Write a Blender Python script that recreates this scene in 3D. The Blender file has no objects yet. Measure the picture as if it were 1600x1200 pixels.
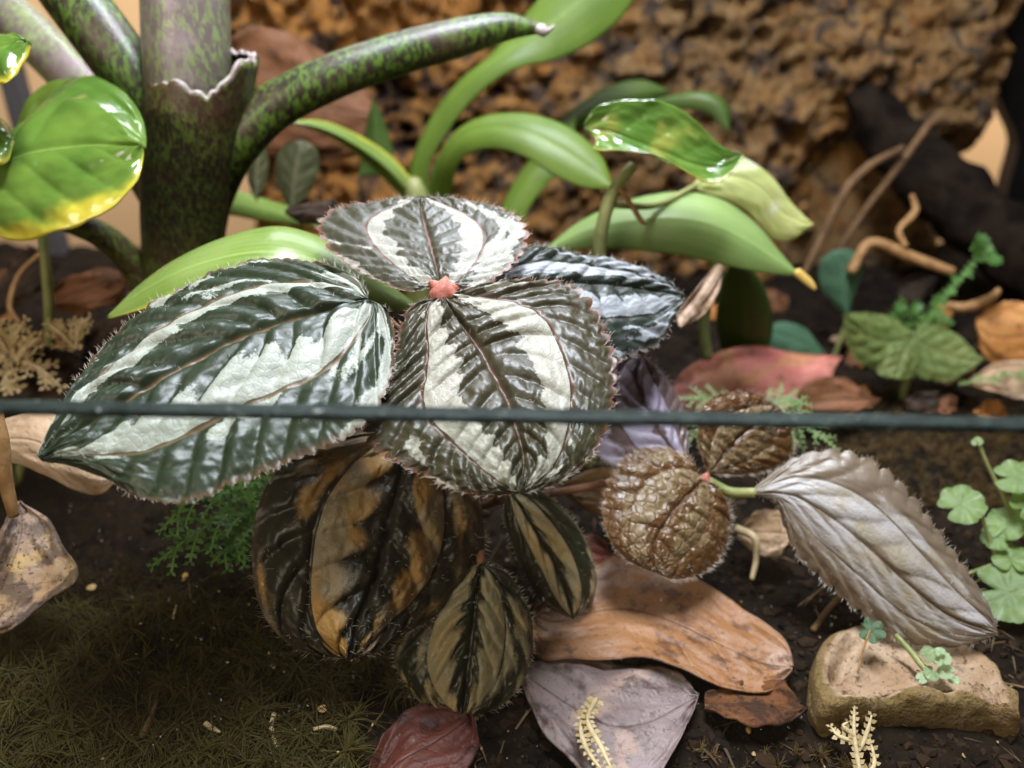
import bpy, math, random
import numpy as np
from mathutils import Vector, Matrix

random.seed(7); RNG = np.random.default_rng(7)
SC = bpy.context.scene
COL = SC.collection
S = 0.01                       # everything below is written in centimetres
R = math.radians

# ------------------------------------------------------------------ camera
CAM = np.array([0.0, 0.0, 15.0]); PITCH = R(28.0); FPX = 1331.0
RIGHT = np.array([1.0, 0, 0]); FWD = np.array([0, math.cos(PITCH), -math.sin(PITCH)])
UP = np.array([0, math.sin(PITCH), math.cos(PITCH)])
cd = bpy.data.cameras.new('camera'); cam = bpy.data.objects.new('camera', cd); COL.objects.link(cam)
cam.location = Vector(CAM * S); cam.rotation_euler = (R(90) - PITCH, 0, 0)
cd.sensor_width = 36; cd.lens = 36 * FPX / 1600
cd.clip_start = 0.005; cd.clip_end = 20
cd.dof.use_dof = True; cd.dof.focus_distance = 0.168; cd.dof.aperture_fstop = 10.5
SC.camera = cam

# ------------------------------------------------------------------ world, lamps, exposure
W = bpy.data.worlds.new('World'); SC.world = W; W.use_nodes = True
bg = W.node_tree.nodes['Background']; bg.inputs[0].default_value = (1.0, 0.78, 0.56, 1); bg.inputs[1].default_value = 0.05

def area(name, loc, target, sx, sy, watts, color):
    d = bpy.data.lights.new(name, 'AREA'); d.shape = 'RECTANGLE'; d.size = sx * S; d.size_y = sy * S
    d.energy = watts; d.color = color
    o = bpy.data.objects.new(name, d); COL.objects.link(o); o.location = Vector(loc) * S
    o.rotation_euler = (Vector(target) - Vector(loc)).to_track_quat('-Z', 'Y').to_euler()
    return o
area('tank_lamp', (2, 17, 42), (0, 16, 0), 18, 7, 3.7, (0.85, 0.90, 1.0))
area('rear_sheen_light', (0, 46, 38), (0, 20, 6), 36, 8, 1.2, (0.85, 0.90, 1.0))  # added light, placed to give the back leaf and stems their sheen
area('warm_front_fill', (-34, -34, 34), (0, 16, 2), 26, 26, 1.9, (1.0, 0.86, 0.68))  # added warm fill from front left, unseen, lifts the lower leaves
area('wall_fill_left', (-40, 62, 40), (-30, 100, 10), 30, 30, 4.5, (1.0, 0.82, 0.60))  # added light, only there to brighten the beige room wall
area('wall_fill_right', (60, 70, 20), (60, 100, 10), 20, 20, 2.5, (1.0, 0.78, 0.52))  # added light, brightens the room wall on the right side
SC.view_settings.view_transform = 'Standard'; SC.view_settings.look = 'None'
SC.view_settings.exposure = 0.15; SC.view_settings.gamma = 1.0
SC.render.engine = 'CYCLES'; SC.cycles.use_denoising = True
SC.cycles.max_bounces = 8; SC.cycles.transparent_max_bounces = 12
SC.cycles.sample_clamp_indirect = 4.0; SC.cycles.caustics_reflective = False; SC.cycles.caustics_refractive = False

# ------------------------------------------------------------------ pixel helpers (a pixel is a direction, the depth is given)
def raydir(px, py):
    d = RIGHT * ((px - 800) / FPX) - UP * ((py - 600) / FPX) + FWD
    return d
def P(px, py, Y):
    d = raydir(px, py); return CAM + d * ((Y - CAM[1]) / d[1])
def G(px, py, z=0.0):
    d = raydir(px, py); return CAM + d * ((z - CAM[2]) / d[2])
def depth(p): return float(np.dot(np.asarray(p) - CAM, FWD))
def rays(pp): return np.array([raydir(a, b) for a, b in pp])

# ------------------------------------------------------------------ noise
def _h(ix, iy, iz, seed):
    n = (ix * 374761393 + iy * 668265263 + iz * 1274126177 + seed * 1442695041) & 0xFFFFFFFF
    n = ((n ^ (n >> 13)) * 1274126177) & 0xFFFFFFFF
    return ((n ^ (n >> 16)) & 0xFFFF) / 65535.0
def vnoise(x, y, z=0.0, seed=0):
    x, y, z = np.broadcast_arrays(np.asarray(x, float), np.asarray(y, float), np.asarray(z, float))
    ix, iy, iz = np.floor(x).astype(np.int64), np.floor(y).astype(np.int64), np.floor(z).astype(np.int64)
    fx, fy, fz = x - ix, y - iy, z - iz
    fx, fy, fz = [f * f * (3 - 2 * f) for f in (fx, fy, fz)]
    r = 0
    for a in (0, 1):
        for b in (0, 1):
            for c in (0, 1):
                w = (fx if a else 1 - fx) * (fy if b else 1 - fy) * (fz if c else 1 - fz)
                r = r + w * _h(ix + a, iy + b, iz + c, seed)
    return r * 2 - 1
def fbm(x, y, z=0.0, oct=4, seed=0):
    r, a, f = 0, 1.0, 1.0
    for k in range(oct):
        r = r + a * vnoise(np.asarray(x) * f, np.asarray(y) * f, np.asarray(z) * f, seed + k); a *= .5; f *= 2.03
    return r / 1.9
def sstep(x, a, b):
    t = np.clip((x - a) / (b - a), 0, 1); return t * t * (3 - 2 * t)

# ------------------------------------------------------------------ ground height (cm)
MM = G(250, 1040); HOL = G(150, 830)
def gz(x, y):
    x = np.asarray(x, float); y = np.asarray(y, float)
    h = 0.28 * fbm(x / 2.6, y / 2.6, 0, 4, 3) + 0.10 * fbm(x / .55, y / .55, 0, 3, 9)
    h = h + 0.75 * np.exp(-(((x - MM[0]) / 4.2) ** 2 + ((y - MM[1]) / 2.4) ** 2))
    h = h - 0.9 * np.exp(-(((x - HOL[0]) / 2.6) ** 2 + ((y - HOL[1]) / 1.5) ** 2))
    h = h + 0.5 * np.exp(-(((x - 11.5) / 4) ** 2 + ((y - 22.5) / 2.2) ** 2))
    return h
def onG(px, py, dz=0.0):
    p = G(px, py, 0)
    for _ in range(6): p = G(px, py, float(gz(p[0], p[1])) + dz)
    return p

# ------------------------------------------------------------------ objects
ORG = {}
def empty(name, loc_cm, label, cat, group=None):
    o = bpy.data.objects.new(name, None); COL.objects.link(o); o.empty_display_size = 0.01
    o.location = Vector(np.asarray(loc_cm, float) * S); ORG[o] = np.asarray(loc_cm, float)
    o['label'] = label; o['category'] = cat
    if group: o['group'] = group
    return o
def tag(o, label=None, cat=None, group=None, kind=None):
    if label: o['label'] = label
    if cat: o['category'] = cat
    if group: o['group'] = group
    if kind: o['kind'] = kind
    return o
def mk(name, V, F, mat, parent=None, attrs=None, smooth=True, solid=0.0, kind=None):
    """one mesh object; V (n,3) cm world, F list of (k,4)/(k,3) index arrays"""
    V = np.asarray(V, float)
    if not isinstance(F, list): F = [F]
    F = [np.asarray(f, np.int64) for f in F if len(f)]
    if parent is None:
        org = np.array([V[:, 0].mean(), V[:, 1].mean(), V[:, 2].min()])
    else: org = ORG[parent]
    me = bpy.data.meshes.new(name)
    me.vertices.add(len(V)); me.vertices.foreach_set('co', ((V - org) * S).astype(np.float32).ravel())
    loops = np.concatenate([f.ravel() for f in F]); tot = np.concatenate([np.full(len(f), f.shape[1]) for f in F])
    me.loops.add(len(loops)); me.loops.foreach_set('vertex_index', loops.astype(np.int32))
    me.polygons.add(len(tot)); st = np.concatenate([[0], np.cumsum(tot)[:-1]])
    me.polygons.foreach_set('loop_start', st.astype(np.int32))
    me.polygons.foreach_set('use_smooth', np.full(len(tot), smooth))
    me.update(calc_edges=True)
    for k, a in (attrs or {}).items():
        at = me.attributes.new(k, 'FLOAT', 'POINT'); at.data.foreach_set('value', np.asarray(a, np.float32).ravel())
    me.validate()
    me.materials.append(mat)
    o = bpy.data.objects.new(name, me); COL.objects.link(o); ORG[o] = org
    if parent is not None: o.parent = parent
    else: o.location = Vector(org * S)
    if solid:
        m = o.modifiers.new('thickness', 'SOLIDIFY'); m.thickness = solid * S; m.offset = -1
    if kind: o['kind'] = kind
    return o
def gridF(nu, nv, closed=False):
    i, j = np.meshgrid(np.arange(nu - 1), np.arange(nv if closed else nv - 1), indexing='ij')
    j2 = (j + 1) % nv
    return np.stack([i * nv + j, i * nv + j2, (i + 1) * nv + j2, (i + 1) * nv + j], -1).reshape(-1, 4)
def cr(pts, u):
    """Catmull-Rom through pts, sampled at chord-length fractions u"""
    p = np.asarray(pts, float)
    if len(p) == 2: return p[0] + (p[1] - p[0]) * u[:, None]
    d = np.sqrt(np.linalg.norm(np.diff(p, axis=0), axis=1) + 1e-9) ** 2
    t = np.concatenate([[0], np.cumsum(d)]); t /= t[-1]
    m = np.zeros_like(p)
    for k in range(len(p)):
        a, b = max(k - 1, 0), min(k + 1, len(p) - 1)
        m[k] = (p[b] - p[a]) / max(t[b] - t[a], 1e-6)
    k = np.clip(np.searchsorted(t, u, side='right') - 1, 0, len(p) - 2)
    h = (t[k + 1] - t[k])[:, None]; x = ((u - t[k]) / h[:, 0])[:, None]
    return ((2*x**3 - 3*x**2 + 1) * p[k] + (x**3 - 2*x**2 + x) * h * m[k] + (-2*x**3 + 3*x**2) * p[k+1] + (x**3 - x**2) * h * m[k+1])

# ------------------------------------------------------------------ material builder
class NB:
    def __init__(s, name):
        s.m = bpy.data.materials.new(name); s.m.use_nodes = True; s.t = s.m.node_tree; s.t.nodes.clear()
        s.out = s.n('ShaderNodeOutputMaterial'); s._v = None
    def n(s, t, **kw):
        x = s.t.nodes.new(t)
        for k, v in kw.items(): setattr(x, k, v)
        return x
    def set(s, sock, v):
        if isinstance(v, bpy.types.NodeSocket): s.t.links.new(v, sock)
        elif isinstance(v, tuple) and len(v) == 3 and sock.type == 'RGBA': sock.default_value = (*v, 1)
        else: sock.default_value = v
    def cm(s):
        if s._v is None:
            tc = s.n('ShaderNodeTexCoord'); oi = s.n('ShaderNodeObjectInfo')
            mm = s.n('ShaderNodeVectorMath', operation='SCALE'); s.set(mm.inputs[0], tc.outputs['Object']); mm.inputs[3].default_value = 100
            ad = s.n('ShaderNodeVectorMath', operation='ADD'); s.set(ad.inputs[0], mm.outputs[0])
            sc = s.n('ShaderNodeMath', operation='MULTIPLY'); s.set(sc.inputs[0], oi.outputs['Random']); sc.inputs[1].default_value = 37.0
            s.set(ad.inputs[1], sc.outputs[0]); s._v = ad.outputs[0]
        return s._v
    def attr(s, name):
        a = s.n('ShaderNodeAttribute'); a.attribute_name = name; return a.outputs['Fac']
    def noise(s, scale, detail=4, rough=.55, dist=0, vec=None):
        x = s.n('ShaderNodeTexNoise'); s.set(x.inputs['Vector'], vec or s.cm())
        x.inputs['Scale'].default_value = scale; x.inputs['Detail'].default_value = detail
        x.inputs['Roughness'].default_value = rough; x.inputs['Distortion'].default_value = dist
        return x.outputs['Fac']
    def vor(s, scale, feature='F1', vec=None, rnd=1.0):
        x = s.n('ShaderNodeTexVoronoi', feature=feature); s.set(x.inputs['Vector'], vec or s.cm())
        x.inputs['Scale'].default_value = scale; x.inputs['Randomness'].default_value = rnd
        return x.outputs['Distance']
    def comb(s, x, y, z=0.0):
        c = s.n('ShaderNodeCombineXYZ'); s.set(c.inputs[0], x); s.set(c.inputs[1], y); s.set(c.inputs[2], z); return c.outputs[0]
    def math(s, op, a, b=0.0, clamp=False):
        x = s.n('ShaderNodeMath', operation=op); x.use_clamp = clamp; s.set(x.inputs[0], a); s.set(x.inputs[1], b); return x.outputs[0]
    def rng(s, v, a, b, c=0.0, d=1.0):
        x = s.n('ShaderNodeMapRange'); x.interpolation_type = 'SMOOTHSTEP'
        for k, q in zip(range(5), (v, a, b, c, d)): s.set(x.inputs[k], q)
        return x.outputs[0]
    def mix(s, f, a, b, mode='MIX'):
        x = s.n('ShaderNodeMix', data_type='RGBA', blend_type=mode); s.set(x.inputs[0], f); s.set(x.inputs[6], a); s.set(x.inputs[7], b); return x.outputs[2]
    def bump(s, h, strength=.5, dist=.03, normal=None):
        x = s.n('ShaderNodeBump'); s.set(x.inputs['Height'], h); x.inputs['Strength'].default_value = strength; x.inputs['Distance'].default_value = dist * S
        if normal: s.set(x.inputs['Normal'], normal)
        return x.outputs[0]
    def pbr(s, col, rough=.5, spec=.5, normal=None, coat=0.0, coat_rough=.1, metallic=0.0, sheen=0.0, trans=0.0, tcol=None, alpha=None):
        b = s.n('ShaderNodeBsdfPrincipled')
        s.set(b.inputs['Base Color'], col); s.set(b.inputs['Roughness'], rough); s.set(b.inputs['Specular IOR Level'], spec)
        s.set(b.inputs['Coat Weight'], coat); s.set(b.inputs['Coat Roughness'], coat_rough); s.set(b.inputs['Metallic'], metallic)
        s.set(b.inputs['Sheen Weight'], sheen)
        if normal: s.set(b.inputs['Normal'], normal)
        sh = b.outputs[0]
        if trans:
            t = s.n('ShaderNodeBsdfTranslucent'); s.set(t.inputs[0], tcol if tcol is not None else col)
            mx = s.n('ShaderNodeMixShader'); s.set(mx.inputs[0], trans); s.set(mx.inputs[1], sh); s.set(mx.inputs[2], t.outputs[0]); sh = mx.outputs[0]
        s.t.links.new(sh, s.out.inputs[0]); return s.m

def M_pilea(name, dark, dark2, silver, veinc, margin, rough=.42, warm=None, spec=.5, sparkle=1.0, soft=.08, cellamp=.6, cells_=7.0, bst=.24):
    b = NB(name)
    sil = b.attr('sil'); vein = b.attr('vein'); edge = b.attr('edge')
    fine = b.noise(9, 5, .65); fine2 = b.noise(30, 2)
    f = b.math('ADD', sil, b.math('MULTIPLY', b.math('SUBTRACT', fine, .5), 1.1))
    f = b.math('ADD', f, b.math('MULTIPLY', b.math('SUBTRACT', fine2, .5), .5))
    gr0 = b.noise(90, 2, .6)
    if soft > .1: f = b.math('ADD', f, b.math('MULTIPLY', b.math('SUBTRACT', gr0, .5), 2.2))
    mask = b.rng(f, -soft, soft + .02)
    d = b.mix(b.noise(1.3, 3), dark, dark2)
    grain = gr0
    sv = b.mix(b.rng(grain, .32, .68), tuple(c * .78 for c in silver), tuple(min(1, c * 1.18) for c in silver))
    if warm: sv = b.mix(b.rng(b.noise(.8, 3), .4, .62), sv, warm)
    col = b.mix(b.math('MULTIPLY', mask, .96), d, sv)
    vn = b.math('MULTIPLY', b.rng(vein, .25, .95), .75)
    col = b.mix(vn, col, veinc)
    col = b.mix(b.math('MULTIPLY', b.rng(edge, .06, 0.0), .8), col, margin)
    cells = b.rng(b.vor(cells_, 'DISTANCE_TO_EDGE'), 0, .16)
    hgt = b.math('MULTIPLY', cells, b.math('ADD', .15 + (cellamp - .6), b.math('MULTIPLY', mask, .6)))
    hgt = b.math('ADD', hgt, b.math('MULTIPLY', grain, .25 * sparkle))
    hgt = b.math('ADD', hgt, b.math('MULTIPLY', b.noise(4, 3), .5))
    nrm = b.bump(hgt, bst, .03)
    rg = b.math('ADD', b.math('MULTIPLY', mask, .12), rough)
    return b.pbr(col, rg, spec, nrm, trans=.05, tcol=(.25, .12, .05))

def M_green(name, c1, c2, yellow=(.55, .50, .05), yamt=0.0, rough=.3, trans=.25, tcol=None, lines=60.0, veinc=None, spec=.5, patch=None, linew=.5, coat=0.0):
    b = NB(name)
    vein = b.attr('vein'); edge = b.attr('edge'); uu = b.attr('uu'); vv = b.attr('vv')
    col = b.mix(b.rng(b.noise(.55, 4), .3, .7), c1, c2)
    strip = b.noise(1.0, 3, vec=b.comb(b.math('MULTIPLY', uu, 2.5), b.math('MULTIPLY', vv, lines * .3)))
    col = b.mix(b.math('MULTIPLY', b.rng(strip, .35, .7), .35), col, tuple(min(1, c * 1.5) for c in c2))
    if patch: col = b.mix(b.math('MULTIPLY', b.rng(b.noise(.9, 4), .52, .66), .7), col, patch)
    if yamt:
        yf = b.math('ADD', b.math('ADD', edge, b.math('MULTIPLY', b.rng(vv, .2, -.3), .5)), b.math('MULTIPLY', b.math('SUBTRACT', b.noise(.8, 3), .5), .55))
        col = b.mix(b.math('MULTIPLY', b.rng(yf, .24, .0), yamt), col, yellow)
    col = b.mix(b.math('MULTIPLY', b.rng(vein, .3, 1.0), .45), col, veinc or tuple(min(1, c * 1.8 + .02) for c in c2))
    spots = b.rng(b.vor(5), .10, .06)
    col = b.mix(b.math('MULTIPLY', spots, .25), col, (.25, .22, .08))
    h = b.math('ADD', b.math('MULTIPLY', strip, linew), b.math('MULTIPLY', b.noise(5, 3), .35))
    return b.pbr(col, b.math('ADD', rough, b.math('MULTIPLY', b.noise(2.5, 3), .12)), spec, b.bump(h, .35, .03), coat=coat, trans=trans, tcol=tcol or tuple(min(1, c * 2.2) for c in c2))

def M_mottle(name, dark, green, purple, rough=.42, scale=6.0):
    b = NB(name)
    sv = b.n('ShaderNodeVectorMath', operation='MULTIPLY'); b.set(sv.inputs[0], b.cm()); sv.inputs[1].default_value = (1.25, 1.25, .55)
    n1 = b.noise(scale, 5, .62, .6, vec=sv.outputs[0]); n2 = b.noise(.7, 3)
    col = b.mix(b.rng(n1, .44, .60), dark, green)
    col = b.mix(b.math('MULTIPLY', b.rng(n2, .46, .66), .55), col, purple)
    col = b.mix(b.math('MULTIPLY', b.rng(b.noise(24, 3), .62, .74), .3), col, (.30, .32, .16))
    return b.pbr(col, rough, .45, b.bump(b.math('ADD', b.noise(14, 4), b.math('MULTIPLY', n1, .6)), .4, .03), coat=.12, coat_rough=.28, trans=.05)

def M_dead(name, c1, c2, dark, rough=.55, pale=None, spec=.3, spotamt=.7, veinc=None, trans=.10, blot=.52):
    b = NB(name)
    vein = b.attr('vein'); edge = b.attr('edge')
    col = b.mix(b.rng(b.noise(.45, 5, .6, .8), .34, .66), c1, c2)
    if pale: col = b.mix(b.math('MULTIPLY', b.rng(b.noise(.38, 4, .55, 1.5), .50, .62), .75), col, pale)
    col = b.mix(b.math('MULTIPLY', b.rng(b.noise(1.6, 6, .65), blot, blot + .12), .75), col, dark)
    col = b.mix(b.math('MULTIPLY', b.rng(b.noise(11, 3, .6), .60, .66), spotamt), col, tuple(c * .5 for c in dark))
    col = b.mix(b.math('MULTIPLY', b.rng(vein, .4, 1), .5), col, veinc or dark)
    col = b.mix(b.math('MULTIPLY', b.rng(edge, .06, 0), .5), col, dark)
    h = b.math('ADD', b.math('MULTIPLY', b.noise(7, 6, .65), 1.0), b.math('MULTIPLY', vein, -.9))
    h = b.math('ADD', h, b.math('MULTIPLY', b.noise(1.5, 3), 2.0))
    return b.pbr(col, b.math('ADD', rough - .12, b.math('MULTIPLY', b.noise(3, 4), .3)), spec, b.bump(h, .6, .05), trans=trans)

def M_rough(name, c1, c2, c3=None, scale=2.0, rough=.85, bumpd=.06, bs=14, spec=.2, trans=0.0):
    b = NB(name)
    col = b.mix(b.rng(b.noise(scale, 6, .65), .35, .65), c1, c2)
    if c3: col = b.mix(b.math('MULTIPLY', b.rng(b.noise(scale * 3.1, 5, .7), .55, .68), .8), col, c3)
    return b.pbr(col, rough, spec, b.bump(b.noise(bs, 6, .7), .7, bumpd), trans=trans)

def M_tint(name, c1, c2, rough=.6, trans=.2, spec=.3):
    """colour varies with the per-blade attribute rnd and along the blade"""
    b = NB(name)
    col = b.mix(b.attr('rnd'), c1, c2)
    col = b.mix(b.math('MULTIPLY', b.noise(3, 3), .5), col, tuple(c * .5 for c in c1))
    return b.pbr(col, rough, spec, trans=trans, tcol=tuple(min(1, c * 1.8) for c in c2))

# ------------------------------------------------------------------ lofted leaf sheet
def sheet(name, parent, left, right, dep, mat, mid=None, nu=48, nv=25, camber=0.0, arch=0.0, relief=None, teeth=(0, 0), ripple=0.0,
          attrs=None, solid=0.0, flat_end=False, seed=0, kind=None, veinN=9, curl=0.0, bump3=0.0):
    e = 0.0 if flat_end else 0.004
    u = np.linspace(e, 1 - e, nu); v = np.linspace(-1, 1, nv)
    l2, r2 = cr([q[:2] for q in left], u), cr([q[:2] for q in right], u)
    m2 = cr([q[:2] for q in mid], u) if mid else (l2 + r2) / 2
    dl, dr, dm = rays(l2), rays(r2), rays(m2)
    if dep[0] == 'plane':
        A, B, C = [P(*q) for q in dep[1:4]]
        n = np.cross(B - A, C - A); n /= np.linalg.norm(n)
        hit = lambda d: CAM + d * ((np.dot(A - CAM, n)) / (d @ n))[:, None]
        L, Rr, M = hit(dl), hit(dr), hit(dm)
    elif dep[0] == 'ground':
        hz = dep[1]
        hit = lambda d: CAM + d * ((hz - CAM[2]) / d[:, 2])[:, None]
        L, Rr, M = hit(dl), hit(dr), hit(dm)
    else:
        _, Y0, Y1, a, c = dep[:5]
        yy = Y0 + (Y1 - Y0) * u; sn = np.sin(np.pi * np.clip(u, 0, 1)) ** .7
        hit = lambda d, Y: CAM + d * (Y / d[:, 1])[:, None]
        L, Rr, M = hit(dl, yy + a * sn), hit(dr, yy + c * sn), hit(dm, yy)
    U, Vv = np.meshgrid(u, v, indexing='ij'); s = np.abs(Vv)
    sc = np.ones_like(s)
    if teeth[0]:
        saw = np.abs(np.sin(np.pi * teeth[0] * (U + .004 * np.sin(U * 40 + seed)))) ** .55
        sc = 1 + teeth[1] * (saw - .75) * s ** 7 * np.sin(np.pi * U) ** .4
    if ripple: sc = sc * (1 + ripple * fbm(U * 9 + seed, Vv * .7 + seed, seed, 4, seed + 5) * s ** 2)
    w = (s * sc)[..., None]
    pos = np.where(Vv[..., None] > 0, M[:, None] * (1 - w) + Rr[:, None] * w, M[:, None] * (1 - w) + L[:, None] * w)
    # sheet normal, towards the camera
    du = np.gradient(pos, axis=0); dv = np.gradient(pos, axis=1)
    nn = np.cross(du, dv); nn = nn / (np.linalg.norm(nn, axis=-1, keepdims=True) + 1e-9)
    N0 = nn[nu // 8: -nu // 8].mean((0, 1)); N0 /= np.linalg.norm(N0)
    if np.dot(N0, CAM - pos.mean((0, 1))) < 0: N0 = -N0
    off = -camber * s ** 2 * np.sin(np.pi * U) ** .5 + arch * np.sin(np.pi * U) + curl * s ** 4 * np.sin(np.pi * U)
    if bump3: off = off + bump3 * fbm(U * 4 + seed, Vv * 3 + seed, 0, 3, seed + 31) * (.3 + s)
    phi = veinN * (U - .16 * s)
    vein = np.maximum(np.exp(-(s / .02) ** 2), .55 * np.exp(-(np.sin(np.pi * phi) / .10) ** 2))
    sil = np.full_like(U, -1.0)
    if relief:
        h, vein, sil = relief(U, Vv, s)
        off = off + h
    pos = pos + off[..., None] * N0
    at = dict(uu=U, vv=Vv, edge=1 - s, vein=vein, sil=sil)
    o = mk(name, pos.reshape(-1, 3), gridF(nu, nv), mat, parent, at, solid=solid, kind=kind)
    o_n = N0
    return o, pos, o_n

def pilea_relief(N=14, amp=.10, lat=.5, band=(.30, .17), bandR=None, k=(.12, .13), spots=.5, seed=0, fade=0.06, vd=0.0, silamp=1.0):
    bandR = bandR or band
    def f(U, V, s):
        wob = .38 * vnoise(U * 5 + seed, V * 2 + seed, 0, seed)
        inner = s < lat
        t = np.where(inner, s / lat, (s - lat) / (1 - lat))
        ph = np.where(inner, N * (U - k[0] * t * lat) , N * 1.25 * (U - k[1] * t * .6)) + wob + np.where(V > 0, .4, 0)
        fr_ = ph - np.floor(ph); pp = np.clip(np.sin(np.pi * fr_ ** 1.5), 0, 1) ** .75
        zone = np.clip(1 - (2 * t - 1) ** 2, 0, 1) ** .55
        zone = np.where(inner, zone, np.where(t > .5, np.maximum(zone, .55), zone))
        fad = sstep(U, 0.0, fade + .06) * sstep(1 - U, 0, .10)
        ra = .75 + .5 * vnoise(np.floor(ph) * 1.7 + np.where(V > 0, 40, 0) + np.where(inner, 0, 90), .5, 0, seed + 12)
        h = amp * ra * (zone * (.25 + .75 * pp)) * (.35 + .65 * fad) + .025 * amp / .1 * fbm(U * 22, V * 16, 0, 3, seed)
        h = h - amp * .5 * np.exp(-(s / .035) ** 2)
        vein = np.maximum.reduce([np.exp(-(s / .022) ** 2), .9 * np.exp(-((s - lat) / .02) ** 2), .45 * np.exp(-(np.sin(np.pi * ph) / .13) ** 2)])
        # silver bands hug the side veins, feathered along the secondary veins
        bw = np.where(V > 0, bandR[0], band[0]); tp = np.where(V > 0, bandR[1], band[1])
        feather = (pp - .55) * .9 + vnoise(ph * 1.0 + 3, s * 3.0 + np.where(V > 0, 9, 0), 0, seed + 2) * .9 + vnoise(ph * 4.1, s * 12, 0, seed + 3) * .45
        ww = bw * sstep(U, .0, .10) * (1 - tp * sstep(U, .35, 1.0)) + .02
        sil = (s - (lat - ww)) / .10 + feather * .75
        sil = np.minimum(sil, (1 - U) / .05 - .8)
        sil = sil - vd * np.exp(-(np.sin(np.pi * ph) / .38) ** 2)
        sil = np.where((s > lat - .022) & inner, -.8, sil); sil = np.where(inner, sil, -1)
        sp = vnoise(ph * .5 + 11, s * 5 + np.where(V > 0, 5, 0), 0, seed + 7) + .5 * vnoise(ph * 1.9, s * 14, 0, seed + 8)
        sp = (sp - (1.0 - spots)) * 1.4 - 3.0 * np.clip(np.abs(s - .79) - .10, 0, 1)
        sil = np.where(inner, sil, sp)
        return h, vein, np.clip(sil * silamp, -1.2, 1.2)
    return f

def hairs(parent, pos, N0, n, length=.14, mat=None, seed=0, edge_only=.55, name='fine_hairs', wid=.0032):
    rg = np.random.default_rng(seed); nu, nv = pos.shape[:2]
    i = rg.integers(2, nu - 2, n); j = rg.integers(2, nv - 2, n)
    ed = rg.random(n) < edge_only
    j = np.where(ed, np.where(rg.random(n) < .5, 0, nv - 1), j)
    b = pos[i, j]; c = pos[i, nv // 2]
    outd = b - c; outd /= (np.linalg.norm(outd, axis=1, keepdims=True) + 1e-6)
    d = outd * np.where(ed, .9, .15)[:, None] + N0 * .75 + rg.normal(0, .3, (n, 3)); d /= np.linalg.norm(d, axis=1, keepdims=True)
    L = length * rg.uniform(.5, 1.2, n)[:, None]
    sd = np.cross(d, b - CAM); sd /= np.linalg.norm(sd, axis=1, keepdims=True)
    bend = rg.normal(0, .25, (n, 3)) * L
    V = np.stack([b - sd * wid, b + sd * wid, b + d * L * .6 + sd * wid * .7, b + d * L * .6 - sd * wid * .7, b + d * L + bend * .5], 1).reshape(-1, 3)
    k = np.arange(n)[:, None] * 5
    org_parent = parent
    return mk(name, V, [k + np.array([[0, 1, 2, 3]]), k + np.array([[3, 2, 4]])], mat, org_parent, smooth=False, kind='stuff')

def tube(name, parent, pts, mat, nu=28, nv=14, world=False, ell=1.0, rough=0.0, cap=True, seed=0, radcm=False, attrs=None):
    """pts: (px,py,Y,r_px) or with world=True (x,y,z,r_cm)"""
    if world: q = np.asarray(pts, float)
    else:
        q = []
        for (a, b, Y, r) in pts:
            p = P(a, b, Y); q.append([*p, r if radcm else r * depth(p) / FPX])
        q = np.array(q)
    u = np.linspace(0, 1, nu); c = cr(q, u); r = c[:, 3]; c = c[:, :3]
    T = np.gradient(c, axis=0); T /= np.linalg.norm(T, axis=1, keepdims=True) + 1e-9
    ref = np.array([0, -1.0, .2]); A = np.cross(T, ref); A /= np.linalg.norm(A, axis=1, keepdims=True) + 1e-9; B = np.cross(A, T)
    th = np.linspace(0, 2 * np.pi, nv, endpoint=False)
    rr = r[:, None] * np.ones(nv)
    if rough: rr = rr * (1 + rough * fbm(u[:, None] * nu * .25 + seed, np.cos(th)[None] * 1.5 + seed, np.sin(th)[None] * 1.5, 4, seed))
    V = c[:, None] + rr[..., None] * (np.cos(th)[None, :, None] * A[:, None] + ell * np.sin(th)[None, :, None] * B[:, None])
    F = [gridF(nu, nv, True)]; V = V.reshape(-1, 3)
    if cap:
        k = len(V); V = np.vstack([V, c[0] - T[0] * r[0] * .4, c[-1] + T[-1] * r[-1] * .4])
        j = np.arange(nv); F += [np.stack([(j + 1) % nv, j, np.full(nv, k)], -1), np.stack([(nu - 1) * nv + j, (nu - 1) * nv + (j + 1) % nv, np.full(nv, k + 1)], -1)]
    return mk(name, V, F, mat, parent)

def blades(name, base, direc, length, width, mat, droop, parent=None, kind='stuff', rnd=None, up=None):
    n = len(base); t = np.array([0, .4, .75, 1.0]); wv = np.array([.8, 1.0, .6, .06])
    d = direc / np.linalg.norm(direc, axis=1, keepdims=True)
    sd = np.cross(d, np.array([0, 0, 1.0]) + RNG.normal(0, .25, (n, 3))); sd /= np.linalg.norm(sd, axis=1, keepdims=True) + 1e-9
    c = base[:, None] + d[:, None] * (t[None, :, None] * length[:, None, None]); c[..., 2] -= droop[:, None] * (t[None] ** 2) * length[:, None]
    w = wv[None, :, None] * width[:, None, None] * sd[:, None]
    V = np.stack([c - w, c + w], 2).reshape(n, 8, 3)
    q = np.array([[0, 1, 3, 2], [2, 3, 5, 4], [4, 5, 7, 6]])
    F = (np.arange(n)[:, None, None] * 8 + q[None]).reshape(-1, 4)
    rv = np.repeat(rnd if rnd is not None else RNG.random(n), 8)
    return mk(name, V.reshape(-1, 3), F, mat, parent, dict(rnd=rv), kind=kind)

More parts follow.
